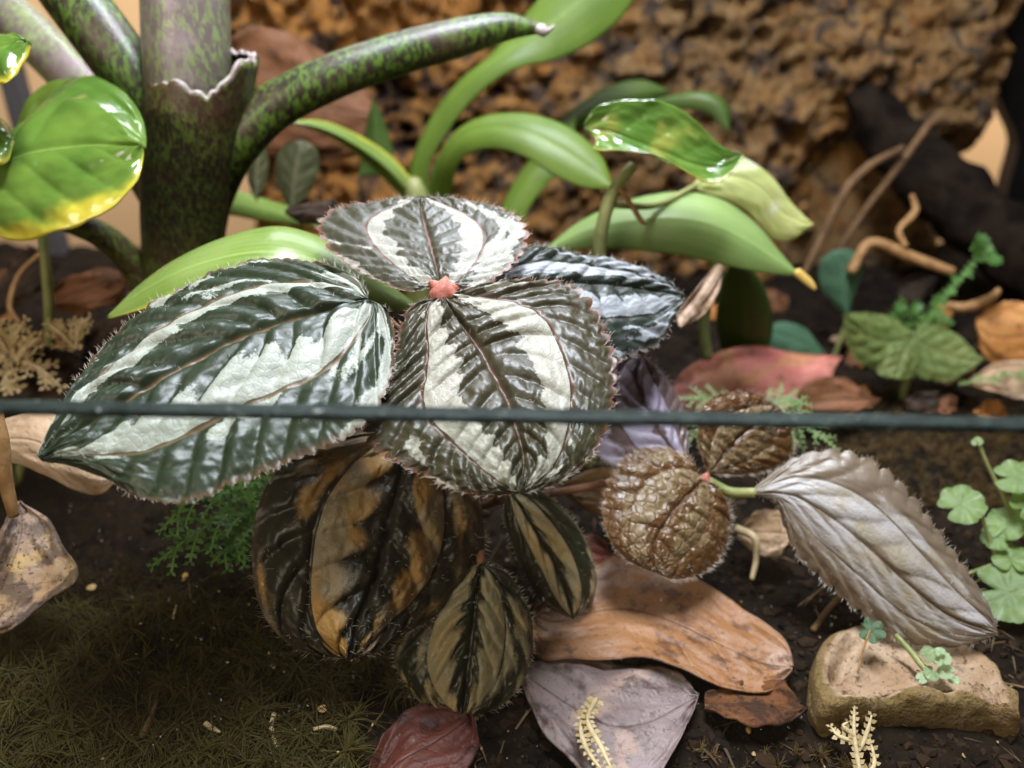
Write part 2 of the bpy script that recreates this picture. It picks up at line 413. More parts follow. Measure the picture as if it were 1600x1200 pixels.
def lumps(name, cent, rad, mat, squash=.7, kind='stuff', parent=None, seed=0):
    rg = np.random.default_rng(seed); n = len(cent)
    t = (1 + 5 ** .5) / 2
    ico = np.array([[-1, t, 0], [1, t, 0], [-1, -t, 0], [1, -t, 0], [0, -1, t], [0, 1, t], [0, -1, -t], [0, 1, -t], [t, 0, -1], [t, 0, 1], [-t, 0, -1], [-t, 0, 1]]) / 1.9
    fc = np.array([[0, 11, 5], [0, 5, 1], [0, 1, 7], [0, 7, 10], [0, 10, 11], [1, 5, 9], [5, 11, 4], [11, 10, 2], [10, 7, 6], [7, 1, 8], [3, 9, 4], [3, 4, 2], [3, 2, 6], [3, 6, 8], [3, 8, 9], [4, 9, 5], [2, 4, 11], [6, 2, 10], [8, 6, 7], [9, 8, 1]])
    sc = rg.uniform(.55, 1.3, (n, 12, 1)) * rad[:, None, None]
    ax = rg.uniform(.5, 1.2, (n, 1, 3)) * np.array([1, 1, squash])
    V = ico[None] * sc * ax + cent[:, None]
    F = (np.arange(n)[:, None, None] * 12 + fc[None]).reshape(-1, 3)
    return mk(name, V.reshape(-1, 3), F, mat, parent, dict(rnd=np.repeat(rg.random(n), 12)), smooth=False, kind=kind)

def frond(name, parent, spine, mat, leaf=.10, branches=8, blen=.8, seed=0, leaf_w=.45, taper=True, up=np.array([0, -.5, 1.0])):
    """feathery spray: a spine with side shoots, each set with two rows of tiny leaves (one mesh)"""
    rg = np.random.default_rng(seed); up = up / np.linalg.norm(up)
    sp = cr(np.asarray(spine, float), np.linspace(0, 1, 40))
    V, F, rn = [], [], []
    def strand(pts, lf):
        seg = np.linalg.norm(np.diff(pts, axis=0), axis=1).sum(); m = max(3, int(seg / (lf * .62)))
        q = cr(pts, np.linspace(0, 1, m)); T = np.gradient(q, axis=0); T /= np.linalg.norm(T, axis=1, keepdims=True) + 1e-9
        sdv = np.cross(T, up); sdv /= np.linalg.norm(sdv, axis=1, keepdims=True) + 1e-9
        nn = np.cross(sdv, T)
        for k in range(m):
            f = lf * (1 - .45 * (k / m if taper else 0)) * rg.uniform(.8, 1.2)
            for sg in (-1, 1):
                d = sdv[k] * sg * .85 + T[k] * .6 + nn[k] * rg.uniform(-.1, .45); d /= np.linalg.norm(d)
                w = np.cross(d, nn[k]); b = len(V)
                c = q[k]
                V.extend([c, c + d * f * .5 + w * f * leaf_w * .6, c + d * f, c + d * f * .5 - w * f * leaf_w * .6]); F.append([b, b + 1, b + 2, b + 3]); rn.extend([rg.random()] * 4)
        # thin axis
        for k in range(m - 1):
            b = len(V); w = sdv[k] * lf * .12
            V.extend([q[k] - w, q[k] + w, q[k + 1] + w, q[k + 1] - w]); F.append([b, b + 1, b + 2, b + 3]); rn.extend([.9] * 4)
    strand(sp, leaf)
    T = np.gradient(sp, axis=0)
    for k in range(branches):
        i = int(3 + 32 * k / max(1, branches)); sg = 1 if k % 2 else -1
        t = T[i] / np.linalg.norm(T[i]); sd = np.cross(t, up); sd /= np.linalg.norm(sd)
        L = blen * (1 - .55 * k / max(1, branches)) * rg.uniform(.75, 1.15)
        d = t * .75 + sd * sg * .8; d /= np.linalg.norm(d)
        e = sp[i] + d * L; mdl = sp[i] + d * L * .5 + up * L * .06
        strand(np.array([sp[i], mdl, e + np.array([0, 0, -.08 * L])]), leaf * .85)
    return mk(name, np.array(V), np.array(F), mat, parent, dict(rnd=np.array(rn)), smooth=False)

# ================================================================== MATERIALS
m_soil = M_rough('soil', (.004, .0028, .002), (.018, .011, .006), (.05, .028, .014), 1.2, .95, .14, 7, .12)
m_crumb = M_tint('soil_crumb', (.005, .0035, .0025), (.042, .022, .011), .9, 0.0, .12)
m_litter = M_tint('pale_litter', (.30, .17, .06), (.62, .46, .24), .6, .1)
m_fibre = M_tint('root_fibre', (.05, .025, .012), (.22, .13, .06), .7, .1)
m_moss = M_tint('dark_moss', (.017, .009, .003), (.095, .075, .016), .65, .25, .15)
m_mossgold = M_tint('gold_moss', (.05, .03, .008), (.28, .17, .05), .6, .3)
m_hair = M_rough('leaf_hair', (.62, .50, .40), (.80, .72, .64), None, 2, .4, .001, 5, .5, .3)
SIL = dict(dark=(.012, .024, .012), dark2=(.026, .036, .016), silver=(.30, .32, .265), veinc=(.16, .10, .05), margin=(.10, .05, .025))
m_leaf_left = M_pilea('silver_leaf_green', **SIL)
m_leaf_front = M_pilea('silver_leaf_olive', (.026, .028, .013), (.048, .036, .016), (.31, .30, .24), (.10, .045, .025), (.13, .05, .03))
m_leaf_back = M_pilea('silver_leaf_violet', (.030, .038, .018), (.055, .045, .028), (.28, .275, .23), (.11, .04, .025), (.20, .08, .06), rough=.42)
m_leaf_side = M_pilea('silver_leaf_steel', (.018, .028, .022), (.035, .040, .030), (.31, .33, .34), (.06, .05, .035), (.20, .16, .14), rough=.36)
m_bronze = M_pilea('bronze_leaf', (.020, .021, .017), (.034, .028, .016), (.30, .235, .15), (.022, .012, .006), (.06, .035, .018), rough=.40, warm=(.50, .28, .085), spec=.45, soft=.35)
m_bronze2 = M_pilea('bronze_green_leaf', (.014, .017, .009), (.030, .030, .014), (.34, .30, .19), (.05, .03, .012), (.10, .08, .05), rough=.36, warm=(.40, .29, .14), spec=.5, soft=.35)
m_brown = M_pilea('brown_young_leaf', (.085, .040, .014), (.13, .062, .022), (.19, .125, .06), (.10, .045, .014), (.20, .11, .05), rough=.24, spec=.6, cellamp=1.3, cells_=4.5, bst=.55)
m_lilac = M_pilea('lilac_grey_leaf', (.14, .10, .075), (.19, .14, .095), (.40, .37, .37), (.085, .055, .03), (.16, .11, .07), rough=.34, warm=(.30, .25, .18), soft=.4)
m_purple = M_pilea('purple_leaf', (.13, .085, .085), (.18, .12, .11), (.44, .38, .48), (.06, .03, .02), (.16, .10, .08), rough=.32, soft=.3)
m_bud = M_rough('red_bud', (.42, .10, .075), (.62, .25, .18), (.30, .06, .05), 3, .45, .03, 20, .5, .2)
m_pstem = M_rough('hairy_stem', (.22, .09, .045), (.30, .15, .07), None, 2, .55, .03, 14, .4)
m_gstem = M_rough('pale_green_stem', (.22, .25, .08), (.34, .34, .13), None, 1.5, .4, .02, 10, .4, .2)
m_strap = M_green('strap_leaf', (.085, .15, .018), (.14, .21, .030), rough=.36, trans=.32, spec=.35)
m_strap_bright = M_green('strap_leaf_bright', (.15, .23, .04), (.22, .30, .08), rough=.20, trans=.30, yellow=(.6, .55, .06), yamt=.8, spec=.6)
m_strap_dark = M_green('strap_leaf_dark', (.045, .085, .014), (.075, .12, .022), rough=.40, trans=.25)
m_strap_pale = M_green('strap_leaf_pale', (.16, .25, .07), (.24, .33, .11), rough=.36, trans=.30)
m_yellowing = M_green('yellowing_leaf', (.33, .38, .12), (.46, .48, .20), rough=.45, trans=.35, patch=(.62, .62, .56))
m_gloss = M_green('glossy_leaf', (.055, .13, .018), (.12, .20, .030), rough=.14, trans=.16, yellow=(.62, .52, .05), yamt=.95, spec=.6, lines=6, linew=.15, veinc=(.30, .42, .10), coat=.3)
m_gloss2 = M_green('glossy_small_leaf', (.055, .13, .018), (.12, .20, .035), rough=.12, trans=.16, yellow=(.6, .42, .06), yamt=.35, spec=.7, lines=6, linew=.15, coat=.4, patch=(.30, .29, .06))
m_teal = M_green('teal_leaf', (.04, .10, .055), (.07, .15, .08), rough=.5, trans=.25)
m_fitt = M_green('veined_leaf', (.045, .050, .018), (.075, .075, .028), rough=.5, trans=.2, veinc=(.34, .28, .14))
m_nettle = M_green('crinkled_leaf', (.10, .15, .035), (.17, .21, .06), rough=.55, trans=.3, veinc=(.30, .30, .10))
m_ivy = M_green('vine_leaf', (.11, .19, .045), (.19, .27, .08), rough=.45, trans=.35, veinc=(.50, .55, .28))
m_mott = M_mottle('mottled_stalk', (.022, .018, .008), (.085, .16, .016), (.060, .026, .022))
m_mott_pale_lit = M_mottle('mottled_stalk_pale_lit', (.17, .13, .12), (.24, .30, .12), (.34, .24, .27), .30)  # pale stalks, with overhead light and its highlight put into the base colour
m_sheath = M_mottle('mottled_sheath', (.040, .026, .014), (.10, .13, .022), (.075, .022, .020), .40, 8.0)
m_rimdry = M_rough('torn_rim', (.30, .24, .22), (.46, .40, .38), (.08, .03, .03), 4, .4, .02, 12, .5)
m_fern = M_tint('feathery_green', (.05, .15, .035), (.17, .32, .075), .5, .3)
m_fern2 = M_tint('feathery_pale_green', (.11, .19, .06), (.26, .34, .13), .5, .3)
m_dead_big = M_dead('brown_leaf', (.30, .13, .05), (.36, .175, .075), (.085, .034, .016), .42, pale=(.46, .30, .23), spec=.45, veinc=(.04, .02, .012), spotamt=.6)
m_dead_grey = M_dead('grey_purple_leaf', (.20, .14, .13), (.27, .20, .20), (.05, .028, .022), .40, pale=(.42, .27, .21), spec=.5, spotamt=.5)
m_dead_tan = M_dead('tan_leaf', (.40, .25, .14), (.50, .35, .22), (.16, .09, .05), .6, pale=(.60, .44, .32), spotamt=.4)
m_dead_olive = M_dead('olive_rim_leaf', (.38, .235, .12), (.47, .32, .19), (.16, .09, .05), .65, spotamt=.3)
m_dead_pink = M_dead('pink_leaf', (.45, .13, .11), (.52, .20, .15), (.20, .07, .03), .5, pale=(.42, .20, .08), spotamt=.2)
m_dead_orange = M_dead('orange_leaf', (.42, .16, .035), (.52, .24, .07), (.16, .06, .02), .55, spotamt=.3)
m_dead_red = M_dead('dark_red_leaf', (.09, .025, .018), (.15, .045, .03), (.03, .012, .01), .40, spotamt=.6)
m_dead_brown = M_dead('dull_brown_leaf', (.16, .065, .025), (.22, .09, .035), (.07, .03, .012), .6, spotamt=.3)
m_dead_scrap = M_dead('dark_rust_scrap', (.10, .035, .014), (.16, .06, .02), (.02, .01, .006), .8, spotamt=.8, blot=.46)
m_dead_dark = M_dead('dark_brown_leaf', (.030, .018, .010), (.055, .030, .016), (.012, .007, .005), .6, spotamt=.3)
m_dead_cream = M_dead('cream_leaf', (.50, .34, .22), (.58, .42, .29), (.30, .18, .10), .55, spotamt=.25)
m_dead_patch = M_dead('blotched_leaf', (.40, .25, .13), (.32, .22, .17), (.040, .026, .026), .6, pale=(.50, .34, .14), spotamt=.9, blot=.43)
m_sphag = M_tint('dry_sphagnum', (.42, .29, .13), (.72, .56, .32), .7, .25)
m_twig = M_rough('twig', (.24, .12, .04), (.36, .20, .08), None, 3, .6, .03, 16, .3)
m_twig_dark = M_rough('dark_twig', (.10, .055, .025), (.16, .09, .04), None, 2, .7, .03, 12)
m_wood = M_rough('dark_wood', (.007, .005, .004), (.022, .015, .010), None, .8, .95, .2, 3, .05)
m_black = M_rough('plain_black', (.004, .004, .004), (.007, .006, .006), None, 1, .5, .01, 4, .4)
m_frame = M_rough('grey_seal', (.055, .050, .050), (.075, .07, .07), None, 1, .6, .01, 4, .4)
m_roomwall = M_rough('room_wall', (.60, .45, .30), (.64, .48, .33), None, .1, .9, .01, 1, .2)

# cork / fibre back wall
b = NB('fibre_wall')
hh = b.attr('hgt')
c = b.mix(b.rng(b.noise(.16, 4), .38, .62), (.19, .105, .040), (.23, .10, .024))
c = b.mix(b.rng(b.noise(1.1, 6, .65, 1.0), .38, .66), c, (.27, .17, .075))
c = b.mix(b.math('MULTIPLY', b.attr('red'), .75), c, (.40, .165, .032))  # warm light on the left part, painted in as a redder tone
c = b.mix(b.math('MULTIPLY', b.rng(b.noise(.9, 5, .6, .6), .50, .60), .9), c, (.045, .035, .030))
c = b.mix(b.math('MULTIPLY', b.rng(b.noise(3.2, 5, .7), .52, .64), .7), c, (.07, .045, .025))
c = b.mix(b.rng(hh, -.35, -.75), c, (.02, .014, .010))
m_wall = b.pbr(c, .85, .15, b.bump(b.noise(4, 6, .7), .9, .25))

# glass: clear sheet that lets light straight through, reflects a little, and carries a dusty brown film that paints in reflected haze
b = NB('glass')
tr = b.n('ShaderNodeBsdfTransparent'); tr.inputs[0].default_value = (.965, .975, .955, 1)
gl = b.n('ShaderNodeBsdfGlossy'); gl.inputs['Roughness'].default_value = .02
geo = b.n('ShaderNodeNewGeometry'); dt = b.n('ShaderNodeVectorMath', operation='DOT_PRODUCT')
b.set(dt.inputs[0], geo.outputs['Normal']); b.set(dt.inputs[1], geo.outputs['Incoming'])
fres = b.math('ADD', .035, b.math('MULTIPLY', .96, b.math('POWER', b.math('SUBTRACT', 1.0, b.math('ABSOLUTE', dt.outputs['Value'])), 5.0)))
m1 = b.n('ShaderNodeMixShader'); b.set(m1.inputs[0], fres); b.set(m1.inputs[1], tr.outputs[0]); b.set(m1.inputs[2], gl.outputs[0])
df = b.n('ShaderNodeBsdfDiffuse'); df.inputs[0].default_value = (.62, .50, .36, 1)
dust_haze = b.math('MULTIPLY', b.rng(b.noise(.22, 5, .6), .36, .72), .006)  # broad haze, painted in place of a brown reflection
dust_haze = b.math('ADD', dust_haze, b.math('MULTIPLY', b.rng(b.noise(16, 3), .60, .80), .005))
m2 = b.n('ShaderNodeMixShader'); b.set(m2.inputs[0], dust_haze); b.set(m2.inputs[1], m1.outputs[0]); b.set(m2.inputs[2], df.outputs[0])
b.t.links.new(m2.outputs[0], b.out.inputs[0]); m_glass = b.m
b = NB('ground_glass_edge')
c = b.mix(b.rng(b.noise(2.2, 5, .7), .35, .65), (.004, .008, .006), (.016, .026, .020))
c = b.mix(b.math('MULTIPLY', b.rng(b.noise(7, 4, .7), .62, .70), .6), c, (.30, .33, .30))  # bright sparkles along the edge, painted into the colour
m_edge = b.pbr(c, .55, .16, b.bump(b.noise(6, 5, .7), .8, .05))

# ================================================================== SETTING
nx, ny = 300, 210
gx = np.linspace(-34, 40, nx); gy = np.linspace(10.45, 44, ny)
X, Y = np.meshgrid(gx, gy, indexing='ij'); Z = gz(X, Y)
Z = Z + .35 * fbm(X / 1.1, Y / 1.1, 0, 5, 21) * sstep(Y, 16, 22)
gr = mk('ground', np.stack([X, Y, Z], -1).reshape(-1, 3), gridF(nx, ny), m_soil); tag(gr, kind='structure')

YW = 41.0
xl, xr = P(352, 100, YW)[0], P(1562, 150, YW)[0]
nx, nz = 260, 150
wx = np.linspace(0, 1, nx); wz = np.linspace(-1.5, 27, nz)
A, Zz = np.meshgrid(wx, wz, indexing='ij')
rightEdge = xr + 1.2 * fbm(wz / 3, 0, 0, 4, 5)
Xw = xl + A * (rightEdge[None] - xl)
hg = fbm(Xw / 3.2, Zz / 3.2, 0, 5, 40) * 1.3 + .55 * (1 - np.abs(fbm(Xw / 1.0, Zz / 1.0, 0, 4, 44)) * 2) - .3
hg = hg + .35 * fbm(Xw / .5, Zz / .5, 0, 3, 48) + .5 * np.abs(fbm(Xw / 1.6, Zz / .8, 0, 4, 51))
hg2 = hg - 2.8 * sstep(Xw, 12, 17) * sstep(-Zz, -7.5, -4.5)
ed = sstep(A, .0, .025) * sstep(1 - A, 0, .03)
Yw = YW - hg2 * 1.0 - 1.0 + (1 - ed) * 2.5
wall = mk('back_wall', np.stack([Xw, Yw, Zz], -1).reshape(-1, 3), gridF(nx, nz), m_wall, attrs=dict(hgt=hg, red=np.clip(sstep(-Xw, -7, 6) * .9 + .5 * fbm(Xw / 5, Zz / 5, 0, 3, 66), 0, 1)), solid=.0); tag(wall, kind='structure')
def box(name, x0, x1, y0, y1, z0, z1, mat, parent=None, bev=.0):
    V = np.array([[x, y, z] for x in (x0, x1) for y in (y0, y1) for z in (z0, z1)], float)
    F = np.array([[0, 1, 3, 2], [4, 6, 7, 5], [0, 4, 5, 1], [2, 3, 7, 6], [0, 2, 6, 4], [1, 5, 7, 3]])
    o = mk(name, V, F, mat, parent, smooth=False)
    if bev:
        m = o.modifiers.new('bevel', 'BEVEL'); m.width = bev * S; m.segments = 2
    return o
box('wall_core', xl + .3, xr - 1.2, YW + .1, YW + 2.2, -1.5, 27, m_wall, wall)
rw = box('room_wall', -160, 160, 105, 108, -60, 120, m_roomwall); tag(rw, kind='structure')

# dark seal in the far corner of the tank (vertical strip in front of the room)
pa = P(30, 250, 43); pb = P(62, 250, 43)
o = box('corner_seal', pa[0], pb[0], 43, 43.9, -1.5, 30, m_frame, bev=.1)
tag(o, 'dark grey vertical seal strip in front of the beige room wall', 'seal strip')
# black sheet shaped to the black area at the right end of the back wall
out = [(1486, -70), (1520, 30), (1548, 120), (1572, 175), (1592, 222), (1584, 262), (1574, 300), (1560, 420), (1760, 420), (1760, -70)]
pp = np.array([P(a, c_, 44.5) for a, c_ in cr(out[:8], np.linspace(0, 1, 30))] + [P(*out[8], 44.5), P(*out[9], 44.5)])
n = len(pp); V = np.vstack([pp, pp + np.array([0, 1.2, 0])])
k = np.arange(n); side = np.stack([k, (k + 1) % n, (k + 1) % n + n, k + n], -1)
fan = np.stack([np.full(n - 2, n - 1), k[:-2], k[1:-1]], -1)
o = mk('black_panel', V, [side, fan, fan[:, ::-1] + n], m_black, smooth=False)
tag(o, 'black curved sheet at the far corner beside the fibre wall', 'panel')

# ---- glass pane with its ground upper edge
ZT = 9.3
gl_, gr_ = G(0, 622, ZT), G(1600, 649, ZT)
dv = gr_ - gl_; a0 = gl_ - dv * .35; a1 = gr_ + dv * .35
perp = np.array([-dv[1], dv[0], 0]); perp /= np.linalg.norm(perp)
TH = .30      # thickness, runs towards the camera from the far top edge
bk0, bk1 = a0, a1; f0, f1 = a0 - perp * TH, a1 - perp * TH
base = (bk0 + bk1) / 2 * np.array([1, 1, 0]) + np.array([0, 0, -1.5])
pane = empty('glass_pane', base, 'clear glass front pane with dark green ground edge crossing the leaves', 'glass pane')
dz = np.array([0, 0, 1.0])
V = np.array([f0 - dz * .09, f1 - dz * .09, bk1 - dz * .09, bk0 - dz * .09, f0 - dz * 10.8, f1 - dz * 10.8, bk1 - dz * 10.8, bk0 - dz * 10.8])
mk('pane', V, np.array([[0, 1, 5, 4], [2, 3, 7, 6]]), m_glass, pane, smooth=False)
nu = 420; t = np.linspace(0, 1, nu)
row = lambda p0, p1: p0[None] + (p1 - p0)[None] * t[:, None]
tn = t * 22.0
chip = lambda sd, amp: (amp * np.clip(fbm(tn * 3.2, sd, 0, 5, 60 + sd), -1, 1))[:, None]
Fb, Bb = row(f0, f1), row(bk0, bk1)
prof = [Fb - dz * .09, Fb - dz * .03 + perp * chip(1, .012), Fb + perp * (.025 + chip(2, .030)) + dz * chip(5, .008),
        (Fb + Bb) / 2 + dz * chip(3, .012), Bb - perp * (.025 + chip(4, .035)) + dz * chip(6, .010), Bb - dz * .03 - perp * chip(7, .012), Bb - dz * .09]
V = np.stack(prof, 1)
mk('ground_edge', V.reshape(-1, 3), gridF(nu, 7), m_edge, pane)
# dust specks on the inside of the pane
ns = 520; tt = RNG.random(ns); hz = RNG.random(ns) ** .8 * 8.0 + .3
cs = a0[None] + (a1 - a0)[None] * (.22 + .56 * tt)[:, None] - dz * hz[:, None] + perp * .012
lumps('dust_specks', cs, RNG.uniform(.003, .0075, ns), M_rough('dust_haze', (.75, .72, .66), (.9, .86, .8), None, 1, .6, .001, 3, .3), squash=1, parent=pane)

# dark driftwood at the right
o = tube('driftwood', None, [(1330, 120, 40.5, 26), (1400, 225, 38.5, 44), (1480, 300, 36.5, 52), (1560, 370, 35, 58), (1680, 470, 33, 64), (1800, 600, 31, 66)], m_wood, 60, 26, rough=.35, seed=4)
tag(o, 'dark gnarled driftwood root leaning at the foot of the fibre wall', 'driftwood')

# ================================================================== MAIN PLANT (silver striped leaves)
root_main = onG(720, 760)
BUD = P(693, 458, 16.2)
root_main = np.array([BUD[0] + .4, 17.0, float(gz(BUD[0] + .4, 17.0))])
plant = empty('silver_leaf_plant', root_main, 'large plant with dark green leaves striped in silver, behind the glass edge', 'plant')
tube('stem', plant, [(*root_main, .22), (root_main[0] - .1, 16.9, 3.0, .2), (BUD[0] + .1, 16.5, 6.0, .18), (*BUD, .15)], m_pstem, 30, 12, world=True)

def pleaf(name, left, right, mid, dep, mat, rel, teeth=(34, .035), nu=170, nv=121, camber=.35, arch=.1, hair=420, parent=None, hl=.13, seed=0, pet=None, petw=.10, label=None, edge_only=.6, **kw):
    o, pos, N0 = sheet(name, parent or plant, left, right, dep, mat, mid, nu, nv, camber, arch, rel, teeth, seed=seed, **kw)
    if label: o['label'] = label
    if hair: hairs(o, pos, N0, hair, hl, m_hair, seed, edge_only)
    if pet is not None:
        b0 = pos[0, nv // 2]; p = np.asarray(pet, float); m = (b0 + p) / 2 + np.array([0, 0, -.15])
        tube('petiole', o, [(*p, petw * 1.1), (*m, petw), (*b0, petw), (*pos[4, nv // 2], petw * .5)], m_pstem, 12, 10, world=True)
    return o, pos, N0

# back leaf
pleaf('leaf', [(686, 446), (640, 453), (590, 436), (540, 407), (506, 375), (497, 345), (518, 325), (560, 315), (610, 309), (656, 307)],
      [(690, 446), (735, 449), (775, 430), (810, 400), (824, 365), (815, 340), (780, 320), (735, 310), (695, 306), (656, 307)],
      [(688, 446), (680, 410), (668, 365), (660, 335), (656, 307)], ('plane', (688, 446, 16.3), (656, 307, 19.2), (824, 365, 17.75)), m_leaf_back,
      pilea_relief(11, .10, .56, (.20, .3), (.20, .3), k=(.2, .2), spots=.62, seed=3), (24, .08), camber=.12, arch=.02, seed=3, pet=BUD)
# left leaf
pleaf('leaf', [(577, 468), (562, 432), (522, 410), (470, 393), (400, 390), (340, 405), (280, 430), (220, 465), (170, 510), (122, 563), (95, 610), (76, 660), (62, 700), (60, 718)],
      [(577, 470), (600, 476), (613, 505), (613, 550), (600, 600), (575, 640), (540, 665), (480, 692), (420, 716), (350, 747), (270, 772), (210, 766), (150, 737), (105, 722), (60, 718)],
      [(577, 469), (540, 478), (472, 495), (371, 532), (287, 573), (219, 613), (162, 645), (110, 685), (60, 718)],
      ('plane', (577, 469, 15.4), (60, 718, 12.5), (340, 405, 16.9)), m_leaf_left,
      pilea_relief(9.5, .21, .54, (.17, .05), (.28, .25), spots=.56, k=(.40, .30), seed=11), (40, .04), 210, 141, .40, .05, 520, seed=11, pet=BUD + [-.2, .5, -1.6])
# right leaf
pleaf('leaf', [(735, 455), (770, 410), (815, 383), (850, 378), (920, 392), (980, 405), (1040, 432), (1073, 464)],
      [(735, 455), (800, 505), (870, 545), (940, 558), (990, 550), (1035, 530), (1056, 495), (1073, 464)],
      [(735, 455), (820, 446), (900, 446), (980, 452), (1073, 464)], ('plane', (735, 455, 17.0), (1073, 464, 19.2), (940, 558, 16.7)), m_leaf_side,
      pilea_relief(11, .17, .5, (.30, .2), (.30, .2), k=(.25, .2), spots=.8, seed=21), (22, .09), camber=.35, arch=.15, seed=21, pet=BUD)
# front leaf
pleaf('leaf', [(690, 463), (645, 472), (624, 508), (612, 560), (590, 610), (570, 652), (580, 690), (620, 716), (660, 737), (700, 757), (755, 771), (812, 770)],
      [(694, 463), (725, 448), (785, 434), (850, 430), (905, 445), (935, 480), (955, 530), (964, 580), (956, 640), (936, 690), (905, 732), (862, 757), (812, 770)],
      [(692, 463), (716, 500), (745, 540), (774, 592), (792, 625), (807, 670), (818, 715), (812, 770)],
      ('plane', (692, 463, 16.0), (812, 770, 12.3), (955, 530, 15.2)), m_leaf_front,
      pilea_relief(12, .19, .58, (.30, .25), (.29, .25), k=(.25, .22), spots=.64, seed=31), (30, .085), 200, 151, .30, .10, 620, seed=31, pet=BUD)
# growing tip between the leaves
V = []
bud = tube('growing_tip', plant, [(BUD[0], BUD[1] + .1, BUD[2] - .45, .16), (BUD[0], BUD[1], BUD[2] - .1, .30), (BUD[0] + .02, BUD[1] - .05, BUD[2] + .15, .20), (BUD[0] + .05, BUD[1] - .05, BUD[2] + .32, .06)], m_bud, 16, 14, world=True, rough=.45, seed=2)
for k, (dx, dy, dzz) in enumerate([(-.28, .1, .22), (.32, .05, .12), (.05, .3, .25), (.0, -.25, .02)]):
    e = BUD + np.array([dx, dy, dzz]); tube('young_leaflet', bud, [(*(BUD + [0, 0, -.1]), .10), (*((BUD + e) / 2), .13), (*e, .05)], m_bud, 10, 8, world=True, ell=.5, rough=.3, seed=k)

# lower, bronze leaves of the same plant
pleaf('leaf', [(640, 668), (560, 672), (480, 700), (425, 750), (400, 815), (396, 880), (408, 950), (440, 1000), (490, 1025), (545, 1032)],
      [(640, 668), (700, 690), (745, 735), (765, 800), (764, 870), (735, 925), (690, 965), (640, 995), (595, 1020), (545, 1032)],
      [(640, 668), (622, 740), (600, 820), (580, 900), (552, 975), (545, 1032)],
      ('plane', (640, 668, 15.7), (545, 1032, 12.6), (396, 880, 13.2)), m_bronze,
      pilea_relief(6.5, .34, .55, (.34, .1), (.31, .1), k=(.40, .32), spots=.85, seed=41, vd=.55), (0, 0), camber=.9, arch=.35, hair=620, hl=.17, seed=41, pet=(root_main[0], 16.9, 5.0), edge_only=.35,
      label='broad bronze lower leaf hanging in the shade under the silver leaves')
pleaf('leaf', [(752, 880), (700, 890), (655, 930), (620, 985), (612, 1040), (640, 1090), (680, 1115), (722, 1122)],
      [(752, 880), (790, 895), (822, 945), (832, 1000), (822, 1055), (795, 1095), (760, 1115), (722, 1122)],
      [(752, 880), (745, 940), (738, 1000), (730, 1060), (722, 1122)], ('plane', (752, 880, 14.6), (722, 1122, 12.6), (832, 1000, 13.5)), m_bronze2,
      pilea_relief(6, .18, .55, (.34, .2), (.36, .2), k=(.5, .4), spots=.6, seed=51, vd=.5), (0, 0), 120, 85, camber=.55, arch=.2, hair=460, seed=51, pet=(root_main[0], 16.8, 3.4),
      label='small oval green bronze leaf below the broad bronze leaf')
pleaf('leaf', [(795, 765), (788, 800), (800, 850), (822, 900), (850, 945), (895, 968)], [(795, 765), (840, 765), (885, 800), (920, 850), (934, 905), (925, 945), (895, 968)],
      [(795, 765), (830, 820), (865, 880), (885, 930), (895, 968)], ('plane', (795, 765, 16.2), (895, 968, 15.0), (920, 850, 15.9)), m_bronze2,
      pilea_relief(5, .12, .5, (.36, .2), (.36, .2), k=(.5, .4), spots=.4, seed=61, vd=.3), (0, 0), 100, 71, camber=.30, arch=.2, hair=240, seed=61, pet=(root_main[0], 16.9, 2.6),
      label='narrow oval leaf with a shiny ridge above the brown dead leaf')
pleaf('leaf', [(1070, 722), (1015, 735), (960, 728), (925, 690), (918, 640), (935, 590), (965, 560), (1000, 553)], [(1070, 722), (1080, 690), (1072, 640), (1055, 600), (1030, 570), (1000, 553)],
      [(1070, 722), (1035, 690), (1010, 650), (990, 600), (1000, 553)], ('plane', (1070, 722, 17.6), (1000, 553, 19.4), (918, 640, 17.8)), m_purple,
      pilea_relief(7, .10, .5, (.42, .2), (.42, .2), k=(.4, .3), spots=.7, seed=71, vd=.6), (0, 0), 110, 81, camber=.35, arch=.2, hair=180, seed=71, pet=(root_main[0] + .3, 17.1, 2.6),
      label='purplish leaf behind the pane beside the silver front leaf')

# ---- young rosette of brown leaves
RB = P(1103, 748, 16.9)
rr0 = np.array([RB[0] - .2, 17.3, float(gz(RB[0] - .2, 17.3))])
ros = empty('brown_leaf_rosette', rr0, 'young hairy rosette with shiny brown quilted leaves and one long grey leaf', 'plant')
tube('stem', ros, [(*rr0, .14), (rr0[0], 17.2, 1.6, .13), (*RB, .12)], m_pstem, 16, 10, world=True)
tube('growing_tip', ros, [(*(RB - [0, 0, .15]), .10), (*RB, .15), (*(RB + [0.02, 0, .14]), .05)], m_bud, 10, 10, world=True, rough=.4)
pleaf('leaf', [(1097, 748), (1080, 712), (1035, 696), (990, 705), (958, 740), (946, 790), (955, 840), (985, 875), (1020, 893)],
      [(1099, 750), (1130, 760), (1146, 800), (1140, 850), (1115, 885), (1080, 902), (1050, 903), (1020, 893)],
      [(1098, 750), (1065, 782), (1038, 815), (1020, 850), (1020, 893)], ('plane', (1098, 750, 16.7), (1020, 893, 15.0), (946, 790, 15.9)), m_brown,
      pilea_relief(8, .12, .55, (.36, .3), (.36, .3), spots=.5, seed=81, silamp=.8), (22, .09), 130, 101, camber=.45, arch=.22, hair=620, hl=.16, parent=ros, seed=81, pet=RB, petw=.06)
